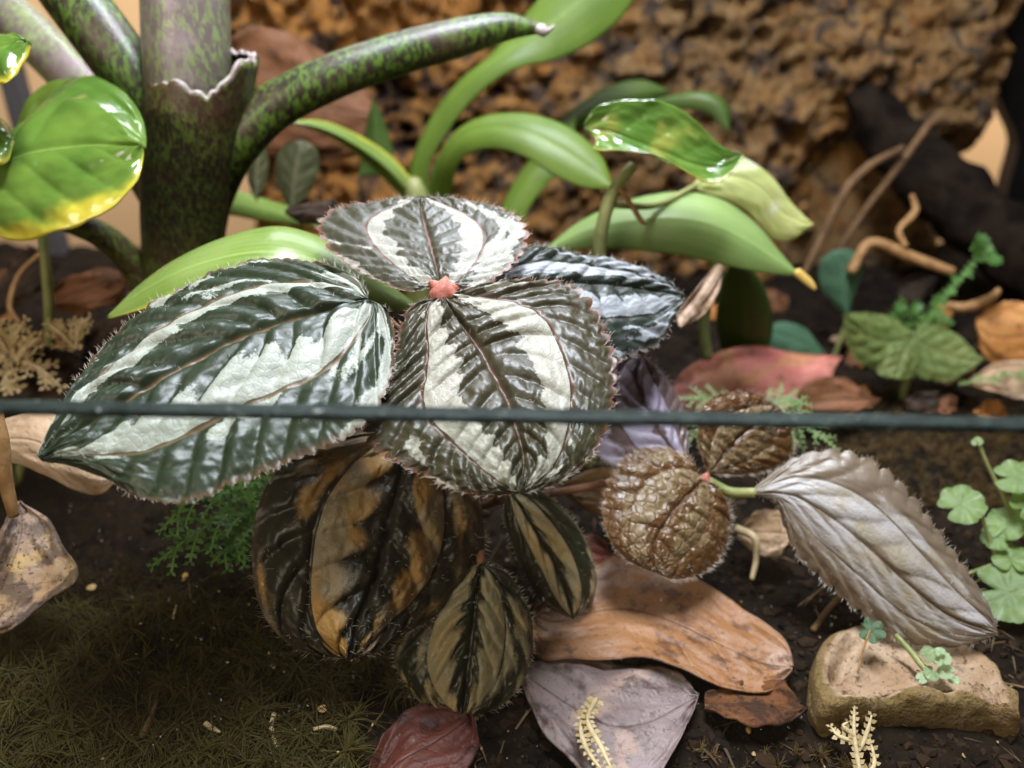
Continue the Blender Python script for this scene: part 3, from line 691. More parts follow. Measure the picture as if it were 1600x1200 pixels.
pleaf('leaf', [(1106, 738), (1092, 690), (1095, 645), (1115, 622), (1150, 612), (1185, 616), (1215, 634)], [(1110, 740), (1160, 742), (1205, 735), (1238, 715), (1240, 680), (1232, 655), (1215, 634)],
      [(1108, 739), (1135, 705), (1165, 675), (1190, 655), (1215, 634)], ('plane', (1108, 739, 17.0), (1215, 634, 18.4), (1092, 660, 17.5)), m_brown,
      pilea_relief(9, .12, .5, (.40, .3), (.40, .3), spots=.6, seed=91), (24, .04), 110, 81, camber=.1, arch=.0, hair=420, hl=.16, parent=ros, seed=91, pet=RB, petw=.06)
pleaf('leaf', [(1172, 768), (1200, 745), (1250, 712), (1310, 703), (1370, 722), (1420, 765), (1470, 830), (1520, 900), (1550, 950), (1562, 992)],
      [(1176, 772), (1212, 785), (1225, 820), (1245, 862), (1285, 905), (1330, 945), (1380, 985), (1430, 1008), (1500, 1012), (1562, 992)],
      [(1174, 770), (1240, 775), (1300, 810), (1360, 860), (1420, 915), (1480, 960), (1562, 992)], ('plane', (1174, 770, 16.4), (1562, 992, 14.0), (1420, 765, 16.0)), m_lilac,
      pilea_relief(7, .085, .5, (.44, .1), (.44, .1), k=(.42, .34), spots=.75, seed=101, fade=.12, vd=.45), (17, .10), 160, 111, camber=.40, arch=.22, hair=520, parent=ros, seed=101,
      label='long pointed grey lilac leaf of the rosette with scalloped lower margin')
tube('petiole', ros, [(*RB, .10), (*P(1140, 768, 16.7), .12), (*P(1180, 770, 16.4), .12)], m_gstem, 10, 10, world=True)

# ================================================================== MOTTLED STALK PLANT (left)
ab = P(285, 430, 24.0); ab = np.array([ab[0], 24.0, float(gz(ab[0], 24.0))])
aro = empty('mottled_stalk_plant', ab, 'tall plant with thick purple mottled stalks and a torn sheath at left', 'plant')
tube('stalk', aro, [(290, -90, 24.6, 68), (290, 0, 24.4, 67), (292, 90, 24.2, 66), (292, 180, 24.1, 60)], m_mott_pale_lit, 40, 32)
# sheath: open tube with a torn rim
nu, nv = 60, 84
cpx = cr([(316, 96), (309, 150), (302, 220), (293, 300), (287, 370), (284, 470), (284, 640)], np.linspace(0, 1, nu))
wpx = np.interp(np.linspace(0, 1, nu), [0, .10, .25, .40, .55, .72, 1], [73, 76, 72, 63, 54, 50, 50])
th = np.linspace(0, 2 * np.pi, nv, endpoint=False)
V = []
rimcut = 34 * np.clip(.55 * np.cos(th - 1.2 * np.pi) + .45, 0, 1) + 9 * vnoise(th * 3.0, 0, 0, 3) + 13 * np.abs(vnoise(th * 6.5, 2.2, 0, 8)) + 26 * np.exp(-((th - 1.62 * np.pi) / .35) ** 2)
for i in range(nu):
    f = 1 - i / (nu - 1)
    for j in range(nv):
        yy = cpx[i, 1] + (rimcut[j] - 8) * f ** 6
        p = P(cpx[i, 0], yy, 24.0); r = wpx[i] * depth(p) / FPX
        flare = 1 + .10 * f ** 10 * (np.cos(th[j]) > 0)
        V.append(p + np.array([np.cos(th[j]) * r * flare, np.sin(th[j]) * r * .95, 0]))
sh_ = mk('sheath', np.array(V), gridF(nu, nv, True), m_sheath, aro, solid=.12)
rimv = np.array(V[:nv]); rr_ = []
for j in range(nv): rr_.append([*rimv[j], .055])
tube('torn_rim', sh_, rr_ + [rr_[0]], m_rimdry, 120, 8, world=True, rough=.5, cap=False)
tube('stalk', aro, [(60, -80, 25.5, 46), (110, -10, 25.0, 47), (170, 70, 24.6, 47), (225, 150, 24.3, 45), (262, 240, 24.2, 36), (275, 330, 24.2, 24)], m_mott, 44, 26, ell=.8)
tube('stalk', aro, [(-60, -30, 30, 34), (10, 20, 29, 36), (70, 75, 28, 36), (130, 140, 27, 34), (200, 230, 26, 30), (260, 340, 25, 24)], m_mott_pale_lit, 40, 22)
cur = tube('stalk', aro, [(318, 360, 24.2, 26), (350, 265, 24.0, 32), (380, 212, 24.0, 37), (430, 165, 24.2, 36), (520, 120, 24.5, 34), (620, 85, 25, 32), (720, 58, 25.4, 29), (790, 42, 25.6, 21), (835, 44, 25.6, 10), (850, 47, 25.6, 7)], m_mott, 70, 26, ell=.85)
tube('dried_end', cur, [(838, 45, 25.55, 8), (850, 48, 25.55, 9), (858, 47, 25.55, 4), (866, 40, 25.55, 2)], m_rimdry, 12, 10, rough=.4)
tube('stalk', aro, [(60, 330, 22.5, 15), (120, 350, 23, 19), (170, 375, 23.4, 21), (215, 425, 23.8, 22), (250, 520, 24, 24)], m_sheath, 30, 16, rough=.1)
# glossy leaves of the left plant
def gl_rel(N, amp, seed):
    def f(U, V, s):
        ph = N * (U - .22 * s) + .35 * (V > 0)
        h = amp * (np.abs(np.sin(np.pi * ph)) ** .8) * s * (1 - s) * 2 + amp * .7 * fbm(U * 6, V * 4, 0, 3, seed) * (.4 + s)
        vein = np.maximum(np.exp(-(s / .018) ** 2), .6 * np.exp(-(np.sin(np.pi * ph) / .06) ** 2))
        return h - .5 * amp * np.exp(-(s / .05) ** 2), vein, np.full_like(U, -1.)
    return f
gb = np.array([P(-115, 330, 21.5)[0], 21.5, float(gz(P(-115, 330, 21.5)[0], 21.5))])
gp = empty('glossy_leaf_plant', gb, 'plant with broad glossy green leaves yellowing at the margin, beside the stalks', 'plant')
sheet('leaf', gp, [(-120, 300), (-60, 262), (0, 218), (35, 165), (82, 112), (125, 97), (165, 115), (200, 150), (217, 190), (223, 228)],
      [(-120, 300), (-60, 342), (0, 356), (60, 350), (130, 330), (175, 302), (205, 272), (223, 228)], ('plane', (-120, 300, 20.6), (223, 228, 20.2), (60, 350, 18.9)), m_gloss,
      [(-120, 300), (-50, 276), (0, 259), (60, 240), (115, 231), (170, 228), (223, 228)], 110, 71, .55, .15, gl_rel(6, .16, 3), ripple=.03, seed=3, solid=.03)
sheet('leaf', gp, [(-90, 70), (-40, 48), (0, 43), (28, 50), (46, 66)], [(-90, 75), (-40, 110), (0, 118), (25, 95), (46, 66)], ('plane', (-90, 72, 21), (46, 66, 20.5), (0, 118, 19.6)), m_gloss, None, 50, 31, .3, .1, gl_rel(4, .12, 5), seed=5, solid=.03)
sheet('leaf', gp, [(-90, 190), (-40, 170), (0, 178), (22, 215)], [(-90, 195), (-40, 235), (0, 248), (22, 215)], ('plane', (-90, 192, 21), (22, 215, 20.5), (0, 248, 19.8)), m_gloss, None, 40, 25, .3, .1, gl_rel(4, .12, 6), seed=6, solid=.03)
sheet('leaf', gp, [(60, 300), (20, 240), (30, 170), (70, 130), (120, 120)], [(60, 300), (110, 260), (140, 200), (150, 150), (120, 120)], ('plane', (60, 300, 23.5), (120, 120, 24), (150, 180, 23.8)), m_strap, None, 40, 25, .2, .1, gl_rel(4, .1, 7), seed=7, solid=.03)
for q, tgt in (((-118, 300, 20.6, 9), 0), ((-88, 72, 21, 8), 1), ((-88, 192, 21, 7), 2)):
    p = P(*q[:3]); tube('petiole', gp, [(*gb, .22), (gb[0] - .2, gb[1], (gb[2] + p[2]) / 2, .18), (*p, .14)], m_gstem, 20, 10, world=True)
p = P(60, 300, 23.5); tube('petiole', gp, [(*gb, .2), (gb[0] + 1.5, 22.5, 4, .16), (*p, .12)], m_gstem, 20, 10, world=True)

# ================================================================== STRAP LEAF PLANTS
sb = P(650, 320, 30); sb = np.array([sb[0], 30, float(gz(sb[0], 30))])
st1 = empty('strap_leaf_plant', sb, 'bright green strap leaved plant in front of the orange fibre wall', 'plant')
tube('stem', st1, [(*sb, .55), (sb[0], 30, sb[2] + 2.5, .6), (*P(655, 330, 30), .55), (*P(645, 280, 30), .25)], m_gstem, 20, 14, world=True)
D = 'lin'
sheet('leaf', st1, [(628, 310), (585, 268), (530, 225), (485, 203), (442, 190)], [(660, 300), (610, 245), (550, 208), (500, 190), (442, 190)], (D, 30, 28.5, .5, .4), m_strap_bright, None, 40, 21, .25, .05, seed=1, solid=.05)
sheet('leaf', st1, [(632, 310), (640, 245), (672, 172), (715, 118), (755, 85), (800, 35), (850, -20), (920, -70), (1010, -90)], [(668, 310), (668, 255), (700, 195), (745, 140), (800, 102), (870, 85), (930, 55), (985, 0), (1010, -90)], (D, 30, 31.5, .6, -.6), m_strap, None, 70, 25, .35, .1, seed=2, solid=.06)
sheet('leaf', st1, [(662, 330), (672, 262), (700, 208), (740, 180), (790, 171), (840, 176), (895, 200), (940, 245), (958, 293)], [(705, 330), (706, 270), (725, 238), (770, 228), (820, 243), (862, 270), (910, 290), (958, 293)], (D, 29.6, 26.5, .4, -.8), m_strap, None, 70, 25, .35, .1, seed=3, solid=.06)
sheet('leaf', st1, [(770, 360), (785, 315), (812, 265), (850, 225), (900, 180)], [(815, 360), (825, 325), (855, 285), (890, 250), (900, 180)], (D, 30.5, 32, .2, -.3), m_strap, None, 40, 21, .2, .05, seed=4, solid=.05)
sheet('leaf', st1, [(850, 215), (890, 172), (930, 143), (970, 125), (1010, 122), (1050, 142)], [(850, 225), (900, 200), (950, 185), (1000, 170), (1050, 142)], (D, 32, 34, .4, -.2), m_strap_dark, None, 40, 21, .3, .1, seed=5, solid=.05)
sheet('leaf', st1, [(1000, 160), (1040, 146), (1085, 137), (1120, 142), (1142, 165), (1140, 205)], [(1000, 170), (1045, 168), (1085, 166), (1110, 175), (1128, 195), (1140, 205)], (D, 33.5, 32, .4, -.2), m_strap_dark, None, 40, 21, .3, .1, seed=6, solid=.05)
sheet('leaf', st1, [(560, 275), (565, 230), (572, 190), (583, 152)], [(618, 275), (612, 230), (600, 190), (583, 152)], (D, 32, 32.5, .1, .1), m_strap_dark, None, 30, 17, .2, .05, seed=8, solid=.05)
sheet('leaf', st1, [(560, 330), (500, 330), (440, 318), (380, 300), (320, 285)], [(560, 350), (500, 352), (430, 346), (370, 335), (320, 325), (320, 285)], (D, 29, 26.5, .3, -.3), m_strap_bright, None, 40, 19, .2, .05, seed=9, solid=.05)
sb2 = np.array([P(650, 480, 18.6)[0], 18.8, float(gz(P(650, 480, 18.6)[0], 18.8))])
st2 = empty('pale_strap_leaf_plant', sb2, 'single broad shiny pale green leaf curving behind the large silver leaf', 'plant')
sheet('leaf', st2, [(655, 480), (605, 440), (545, 392), (485, 360), (425, 349), (345, 368), (272, 402), (212, 447), (168, 497)], [(655, 485), (600, 480), (540, 470), (450, 455), (370, 450), (290, 460), (220, 480), (168, 497)], (D, 19.0, 18.0, .9, -.9), m_strap_bright, None, 80, 33, .25, .1, seed=10, solid=.05)
p = P(655, 482, 19.0); tube('petiole', st2, [(*sb2, .25), (sb2[0], 18.9, sb2[2] + 3, .22), (*p, .18)], m_gstem, 16, 10, world=True)

ob = np.array([P(862, 380, 24)[0], 24.2, 0.0]); ob[2] = float(gz(ob[0], ob[1]))
orc = empty('broad_strap_plant', ob, 'plant with one broad pale green leaf ending in a dry yellow tip', 'plant')
lf, pos, _ = sheet('leaf', orc, [(845, 392), (900, 345), (960, 314), (1020, 297), (1075, 293), (1130, 305), (1180, 340), (1220, 388), (1252, 430)], [(845, 396), (920, 384), (1000, 386), (1080, 396), (1150, 413), (1205, 424), (1252, 430)], (D, 24.3, 23.0, .9, -.5), m_strap_pale, None, 80, 33, .35, .1, seed=12, solid=.06)
tube('dry_tip', lf, [(1244, 424, 23.05, 7), (1256, 434, 23.0, 7), (1266, 443, 22.95, 6), (1274, 452, 22.9, 3)], m_dead_orange if False else M_rough('yellow_tip', (.55, .36, .08), (.62, .42, .12), (.35, .16, .05), 3, .5, .02, 12), 12, 10, ell=.4)
p = P(850, 394, 24.3); tube('stem', orc, [(*ob, .4), (ob[0], 24.2, ob[2] + 2.2, .4), (*p, .3)], m_gstem, 16, 12, world=True)
sheet('leaf', orc, [(1130, 560), (1120, 500), (1130, 440), (1150, 400)], [(1200, 560), (1210, 500), (1190, 440), (1150, 400)], (D, 27, 26, .1, .1), m_strap_dark, None, 24, 15, .2, .05, seed=13, solid=.05)

pb_ = np.array([P(938, 420, 22.6)[0], 22.6, 0.0]); pb_[2] = float(gz(pb_[0], pb_[1]))
pet = empty('glossy_seedling', pb_, 'seedling with folded mirror glossy green leaf and a paler yellowing leaf on a pale stalk', 'plant')
tube('petiole', pet, [(*pb_, .20), (pb_[0] - .05, 22.6, pb_[2] + 2.5, .19), (*P(936, 400, 22.6), .19), (*P(942, 350, 22.6), .185), (*P(958, 300, 22.7), .18), (*P(990, 258, 22.9), .15)], m_gstem, 36, 12, world=True)
sheet('leaf', pet, [(912, 198), (925, 180), (960, 172), (1005, 175), (1045, 186), (1085, 212), (1125, 240), (1160, 244)], [(912, 204), (930, 226), (926, 242), (965, 251), (1012, 260), (1060, 282), (1104, 299), (1140, 276), (1160, 244)], (D, 23.2, 22.6, .6, -.7), m_gloss2,
      [(912, 201), (950, 205), (990, 222), (1030, 238), (1080, 258), (1125, 262), (1160, 244)], 90, 51, -.45, .1, gl_rel(5, .12, 15), ripple=.03, seed=15, solid=.03)
sheet('leaf', pet, [(1085, 285), (1118, 250), (1155, 240), (1200, 262), (1240, 310), (1271, 350)], [(1085, 295), (1140, 310), (1180, 335), (1212, 372), (1245, 372), (1271, 350)], (D, 24.8, 24.6, .4, -.5), m_yellowing, None, 60, 31, .3, .1, gl_rel(5, .08, 16), ripple=.03, seed=16, solid=.03)
tube('dry_stipule', pet, [(968, 295, 22.6, 4), (985, 318, 22.6, 4), (1003, 346, 22.6, 4), (1010, 350, 22.6, 2)], m_twig, 12, 8)
p0, p1 = P(960, 320, 22.7), P(1087, 290, 24.8); tube('petiole', pet, [(*p0, .1), (*((p0 + p1) / 2 - [0, 0, .3]), .09), (*p1, .08)], m_gstem, 14, 8, world=True)

# ================================================================== SMALL BACKGROUND PLANTS
def small_plant(name, base_px, Yb, label, cat='plant', group=None):
    p = P(*base_px, Yb); return empty(name, np.array([p[0], Yb, float(gz(p[0], Yb))]), label, cat, group)
fi = small_plant('veined_leaf_plant', (440, 310), 28.0, 'small dark leaves with pale net veins right of the mottled stalk')
for l, r, Yq in (([(455, 330), (432, 285), (432, 245), (450, 222), (475, 218)], [(455, 330), (485, 300), (498, 260), (494, 232), (475, 218)], 28), ([(400, 315), (386, 280), (388, 240), (402, 214)], [(400, 315), (416, 280), (417, 240), (402, 214)], 27.5)):
    o, pos, _ = sheet('leaf', fi, l, r, (D, Yq, Yq + .8, .2, .2), m_fitt, None, 40, 25, .15, .05, gl_rel(6, .08, 2), seed=2)
    q = pos[0, 12]; tube('petiole', fi, [(*ORG[fi], .08), (*((ORG[fi] + q) / 2), .08), (*q, .07)], m_pstem, 10, 8, world=True)
ne = small_plant('crinkled_leaf_plant', (1425, 560), 27.0, 'low green plant with crinkled toothed leaves near the orange dead leaf')
for l, r, dd in (([(1432, 520), (1400, 497), (1360, 488), (1318, 490)], [(1432, 522), (1410, 560), (1370, 575), (1335, 555), (1318, 490)], (D, 27, 26.3, .5, -.5)),
                 ([(1425, 525), (1450, 500), (1495, 520), (1538, 562)], [(1425, 525), (1420, 565), (1450, 590), (1495, 592), (1538, 562)], (D, 27, 26.2, .5, -.6)),
                 ([(1428, 525), (1380, 540), (1372, 580), (1400, 592)], [(1428, 525), (1440, 560), (1430, 590), (1400, 592)], (D, 26.9, 25.8, .1, .0))):
    o, pos, _ = sheet('leaf', ne, l, r, dd, m_nettle, None, 56, 31, .25, .1, gl_rel(7, .16, 9), (14, .12), ripple=.08, seed=9)
tube('stem', ne, [(*ORG[ne], .14), (*(ORG[ne] + [0, 0, .6]), .13), (*P(1430, 524, 27), .10)], m_gstem, 10, 8, world=True)
te = small_plant('teal_leaf_seedling', (1318, 480), 30.0, 'single dull teal leaf standing in the dark litter under the twigs')
o, pos, _ = sheet('leaf', te, [(1325, 500), (1285, 450), (1283, 410), (1300, 392)], [(1325, 500), (1340, 450), (1352, 405), (1330, 390), (1300, 392)], (D, 30, 30.5, .1, .1), m_teal, None, 30, 19, .2, .1, gl_rel(4, .06, 1))
q = pos[0, 9]; tube('petiole', te, [(*ORG[te], .09), (*((ORG[te] + q) / 2), .09), (*q, .08)], m_gstem, 10, 8, world=True)
te2 = small_plant('grey_green_seedling', (1240, 560), 28.0, 'small dull grey green rounded leaf above the pink dead leaf')
o, pos, _ = sheet('leaf', te2, [(1290, 552), (1262, 515), (1225, 502), (1186, 512)], [(1290, 554), (1250, 562), (1210, 548), (1186, 512)], (D, 28, 27.8, .4, -.4), m_teal, None, 30, 19, .15, .1, gl_rel(4, .06, 4))
q = pos[0, 9]; tube('petiole', te2, [(*ORG[te2], .08), (*((ORG[te2] + q) / 2), .08), (*q, .07)], m_gstem, 10, 8, world=True)

# feathery sprays
def spray(name, label, spines, mat, leaf, blen, br, seed, group=None):
    p0 = np.asarray(spines[0][0], float); rt = empty(name, [p0[0], p0[1], min(p0[2], float(gz(p0[0], p0[1])))], label, 'fern', group)
    for k, sp in enumerate(spines): frond('frond', rt, sp, mat, leaf, br, blen, seed + k)
    return rt
def px3(lst): return [P(*q) for q in lst]
spray('feathery_moss_spray', 'deep green feathery spray hanging beside the broad bronze leaf',
      [px3([(420, 820, 16.2), (370, 800, 15.7), (310, 830, 15.2), (238, 884, 14.6)]), px3([(430, 800, 16.3), (380, 830, 15.6), (350, 860, 15.0), (330, 880, 14.7)]),
       px3([(425, 790, 16.6), (360, 770, 16.2), (300, 780, 15.7), (250, 830, 15.2)]), px3([(430, 810, 16.2), (410, 850, 15.4), (395, 875, 14.9)]),
       px3([(430, 780, 16.8), (400, 750, 16.8), (350, 745, 16.6), (300, 760, 16.3)])], m_fern, .27, 1.1, 9, 5)
spray('upright_feathery_sprig', 'upright fuzzy green sprig rising above the crinkled leaves',
      [px3([(1440, 515, 27.2), (1470, 470, 27.3), (1505, 430, 27.4), (1530, 400, 27.5)]), px3([(1528, 402, 27.5), (1533, 385, 27.5), (1530, 368, 27.5)]), px3([(1528, 402, 27.5), (1545, 402, 27.4), (1562, 405, 27.3)])], m_fern, .30, .35, 6, 31)
spray('curly_feathery_clump', 'clump of curly green sprays just behind the crinkled leaves',
      [px3([(1420, 520, 28), (1400, 490, 28), (1410, 470, 28)]), px3([(1440, 520, 28), (1425, 495, 28), (1430, 472, 28)]), px3([(1450, 520, 28), (1470, 500, 28), (1482, 500, 28)])], m_fern, .30, .6, 6, 41)
spray('pale_feathery_spray', 'pale green feathery spray just behind the brown rosette',
      [px3([(1195, 640, 20), (1240, 655, 19.6), (1275, 675, 19.2), (1308, 702, 18.8)]), px3([(1190, 640, 20.2), (1225, 625, 20.3), (1265, 632, 20.3)]), px3([(1200, 650, 19.8), (1230, 680, 19.4), (1255, 700, 19.2)]),
       px3([(1160, 640, 20.6), (1110, 622, 20.8), (1065, 622, 20.8)]), px3([(1150, 650, 20.3), (1100, 660, 20), (1075, 690, 19.7)])], m_fern2, .20, .7, 7, 51)
spray('ground_feathery_runner', 'thin green runner lying over the orange leaf at the right edge',
      [px3([(1640, 585, 24.6), (1590, 585, 24.4), (1545, 592, 24.2), (1500, 600, 24)])], m_fern2, .22, .4, 6, 61)

# creeping vine with scalloped leaves at the right
vb = onG(1560, 930); vine = empty('creeping_vine', vb, 'creeping vine with pale green scalloped leaves at the right behind glass', 'vine')
for path in ([(1528, 688, 18.2, 3), (1540, 720, 18, 3.5), (1562, 765, 17.7, 3.5), (1580, 800, 17.4, 3.5), (1620, 850, 17, 3.5)],
             [(1532, 800, 17.3, 3), (1545, 840, 17, 3.5), (1560, 880, 16.6, 3.5), (1570, 905, 16.2, 3.5), (1600, 960, 15.6, 3.5)],
             [(1500, 902, 16.6, 3), (1530, 890, 16.6, 3), (1560, 880, 16.6, 3)], [(1545, 1020, 15.6, 4), (1580, 1005, 15.6, 5), (1640, 985, 15.6, 5)]):
    tube('runner', vine, path, m_gstem, 20, 8)
def lobed(name, parent, px, py, Yc, rad, rot, tilt, mat, lobes=7, seed=0, depthf=.12):
    rg = np.random.default_rng(seed); nr, nt = 9, 60
    c = P(px, py, Yc); R_ = rad * depth(c) / FPX
    th = np.linspace(0, 2 * np.pi, nt, endpoint=False)
    notch = 1 - .6 * np.exp(-((th - np.pi) / .22) ** 2)
    o_ = (1 - depthf + depthf * np.abs(np.cos(lobes * th / 2)) ** .6) * notch * (1 + .05 * vnoise(th * 3, seed))
    rr = np.linspace(.02, 1, nr)
    lx = rr[:, None] * o_[None] * np.cos(th)[None] * R_; ly = rr[:, None] * o_[None] * np.sin(th)[None] * R_
    lz = .05 * R_ * (rr[:, None] ** 2) * np.cos(lobes * th)[None] + .05 * R_ * fbm(lx * 5 / R_, ly * 5 / R_, 0, 3, seed)
    ca, sa = math.cos(rot), math.sin(rot)
    x, y = lx * ca - ly * sa, lx * sa + ly * ca
    n = (CAM - c) / np.linalg.norm(CAM - c) * .75 + np.array([0, 0, .65]) + np.array(tilt); n /= np.linalg.norm(n)
    ax = np.cross([0, 1, 0], n); ax /= np.linalg.norm(ax); ay = np.cross(n, ax)
    V = c + x[..., None] * ax + y[..., None] * ay + lz[..., None] * n
    rad_ = np.broadcast_to(rr[:, None], x.shape)
    vein = np.broadcast_to(np.exp(-(np.sin(lobes * th / 2) / .12) ** 2)[None], x.shape)
    return mk(name, V.reshape(-1, 3), gridF(nr, nt, True), mat, parent, dict(uu=rad_, vv=rad_ * 0, edge=1 - rad_, vein=vein, sil=rad_ * 0 - 1))
for k, (a, c_, Yc, r, ro) in enumerate([(1503, 788, 17.3, 36, .2), (1588, 745, 17.6, 34, -.4), (1572, 818, 17.2, 32, .8), (1560, 838, 17.0, 26, 2.0), (1580, 872, 16.5, 28, 1.2), (1578, 925, 15.8, 52, -.6), (1605, 790, 17.1, 26, .5), (1527, 690, 18.2, 9, 1)]):
    lobed('leaf', vine, a, c_, Yc, r, ro, RNG.normal(0, .2, 3), m_ivy, 7 if k < 7 else 3, k)
sd1 = small_plant('toothed_seedling', (1360, 1030), 14.7, 'tiny dark green toothed seedling leaf in front of the tan dead leaf')
lobed('leaf', sd1, 1361, 985, 14.0, 22, -.6, (0, 0, 0), M_green('seedling_dark', (.02, .06, .015), (.035, .08, .02), rough=.5, trans=.2), 6, 70, .35)
tube('stem', sd1, [(1340, 1052, 13.35, 2), (1350, 1010, 13.75, 2), (1360, 985, 14.0, 2)], m_twig, 10, 6)
sd2 = small_plant('sprouting_seedling', (1465, 1050), 14.2, 'tiny pale green sprout with bluish rounded leaves on the tan dead leaf')
tube('stem', sd2, [(1400, 992, 14.05, 4), (1425, 1020, 13.6, 5), (1445, 1045, 13.2, 5), (1462, 1060, 13.0, 4)], m_gstem, 14, 8)
for k, (a, c_, r) in enumerate([(1450, 1022, 13), (1472, 1030, 14), (1478, 1050, 14), (1455, 1052, 13), (1490, 1062, 9), (1440, 1060, 9), (1468, 1018, 9)]):
    lobed('leaf', sd2, a, c_, 13.15 + (1040 - c_) * .008, r, k * 1.3, RNG.normal(0, .3, 3), M_green('sprout_leaf', (.20, .30, .14), (.30, .38, .22), rough=.5, trans=.3) if k == 0 else bpy.data.materials['sprout_leaf'], 1, 80 + k, .05)

# ================================================================== DEAD LEAVES, TWIGS, LITTER
def dead(name, left, right, dep, mat, label, mid=None, nu=70, nv=41, camber=.1, arch=.1, rip=.06, b3=.15, solid=.03, seed=0, curl=0., veinN=8, group=None):
    o, pos, N0 = sheet(name, None, left, right, dep, mat, mid, nu, nv, camber, arch, None, ripple=rip, seed=seed, solid=solid, curl=curl, bump3=b3, veinN=veinN)
    tag(o, label, 'dead leaf', group); return o, pos
zg = lambda px, py: float(onG(px, py)[2])
dead('fallen_leaf', [(832, 960), (880, 925), (935, 890), (985, 877), (1050, 900), (1120, 940), (1180, 978), (1225, 1010), (1238, 1045)],
     [(832, 965), (832, 1015), (850, 1036), (900, 1040), (985, 1046), (1060, 1066), (1130, 1088), (1195, 1090), (1238, 1045)], ('plane', (832, 965, 15.35), (1238, 1045, 13.85), (985, 877, 17.2)), m_dead_big,
     'broad brown dead leaf with a dark crease lying on soil under the rosette', None, 110, 61, -.15, .25, .03, .22, .035, 3, veinN=6)
dead('fallen_leaf', [(815, 1050), (850, 1022), (920, 1030), (1000, 1040), (1060, 1060), (1090, 1090)], [(815, 1055), (826, 1095), (845, 1140), (890, 1195), (950, 1245), (1010, 1235), (1055, 1180), (1080, 1120), (1090, 1090)], ('plane', (815, 1052, 13.7), (1090, 1090, 13.1), (975, 1240, 10.75)), m_dead_grey,
     'grey purple decaying leaf below the broad brown dead leaf', None, 80, 51, .1, .12, .10, .22, .03, 5)
dead('fallen_leaf', [(570, 1230), (600, 1160), (640, 1120), (690, 1105), (735, 1120)], [(570, 1240), (650, 1240), (720, 1220), (750, 1170), (735, 1120)], ('plane', (570, 1232, 10.85), (735, 1120, 12.5), (650, 1240, 10.72)), m_dead_red,
     'dark red glossy rotting leaf beside the moss cushion', None, 60, 41, .1, .2, .08, .25, .03, 7)
dead('fallen_leaf', [(-40, 985), (-10, 880), (10, 820), (30, 783)], [(-40, 990), (20, 985), (75, 945), (130, 905), (100, 850), (75, 810), (30, 783)], ('plane', (-40, 985, 13.6), (30, 783, 15.6), (130, 905, 14.7)), m_dead_patch,
     'blotched tan and black curled dead leaf leaning beside the moss', [(-40, 986), (0, 930), (25, 870), (35, 820), (30, 783)], 70, 45, -.3, .15, .06, .3, .03, 9)
dead('fallen_leaf', [(-60, 690), (0, 655), (60, 640), (120, 665), (185, 745)], [(-60, 720), (0, 722), (60, 740), (110, 768), (150, 772), (185, 745)], ('lin', 17.5, 16.0, .5, -.4), m_dead_cream,
     'smooth cream dead leaf behind the tip of the large silver leaf', None, 60, 31, .3, .15, .03, .12, .03, 11)
dead('fallen_leaf', [(1040, 640), (1060, 590), (1120, 560), (1180, 552), (1250, 560), (1315, 558)], [(1040, 650), (1100, 665), (1180, 662), (1240, 640), (1290, 600), (1315, 558)], ('lin', 24.5, 26.5, 1.4, -.6), m_dead_pink,
     'pink and rust dead leaf just behind the glass edge', None, 60, 35, -.2, .25, .04, .2, .03, 13)
dead('fallen_leaf', [(1235, 640), (1260, 600), (1310, 590), (1375, 625)], [(1235, 650), (1280, 662), (1330, 655), (1375, 625)], ('lin', 24.2, 23.8, .4, -.4), m_dead_brown,
     'small rust brown curled leaf beside the pink dead leaf', None, 40, 25, -.1, .2, .08, .25, .03, 14)
dead('fallen_leaf', [(1525, 500), (1545, 480), (1580, 472), (1640, 480)], [(1525, 510), (1540, 560), (1580, 580), (1640, 560), (1640, 480)], ('lin', 28.0, 27, .4, -.6), m_dead_orange,
     'orange dead leaf curled up at the right edge', None, 40, 25, .4, .2, .06, .2, .03, 15)
dead('fallen_leaf', [(1515, 595), (1550, 570), (1600, 565), (1650, 580)], [(1515, 600), (1560, 615), (1610, 625), (1650, 580)], ('lin', 25.2, 24.6, .4, -.4), m_dead_tan,
     'tan dead leaf below the orange one at the right edge', None, 40, 25, .1, .15, .06, .2, .03, 16)
dead('fallen_leaf', [(1120, 412), (1085, 450), (1058, 490), (1062, 512)], [(1135, 418), (1118, 460), (1095, 495), (1062, 512)], ('lin', 22.5, 21.0, .1, .1), m_dead_tan,
     'rolled tan leaf strip hanging beside the right silver leaf', None, 40, 25, .3, .1, .05, .1, .03, 17, curl=.4)
dead('fallen_leaf', [(360, 60), (400, 40), (470, 60), (540, 110), (600, 170)], [(350, 240), (430, 250), (520, 250), (580, 230), (600, 170)], ('lin', 33, 34, .5, -.4), m_dead_brown,
     'large rust brown dead leaf standing behind the curved mottled stalk', None, 50, 31, .3, .2, .05, .3, .03, 18)
dead('fallen_leaf', [(470, 350), (440, 330), (480, 315), (520, 312)], [(470, 350), (510, 345), (540, 335), (520, 312)], ('lin', 24, 24, .2, -.2), m_dead_dark, 'dark brown dead leaf tucked behind the back silver leaf', None, 30, 19, .2, .1, .05, .2, .03, 19)
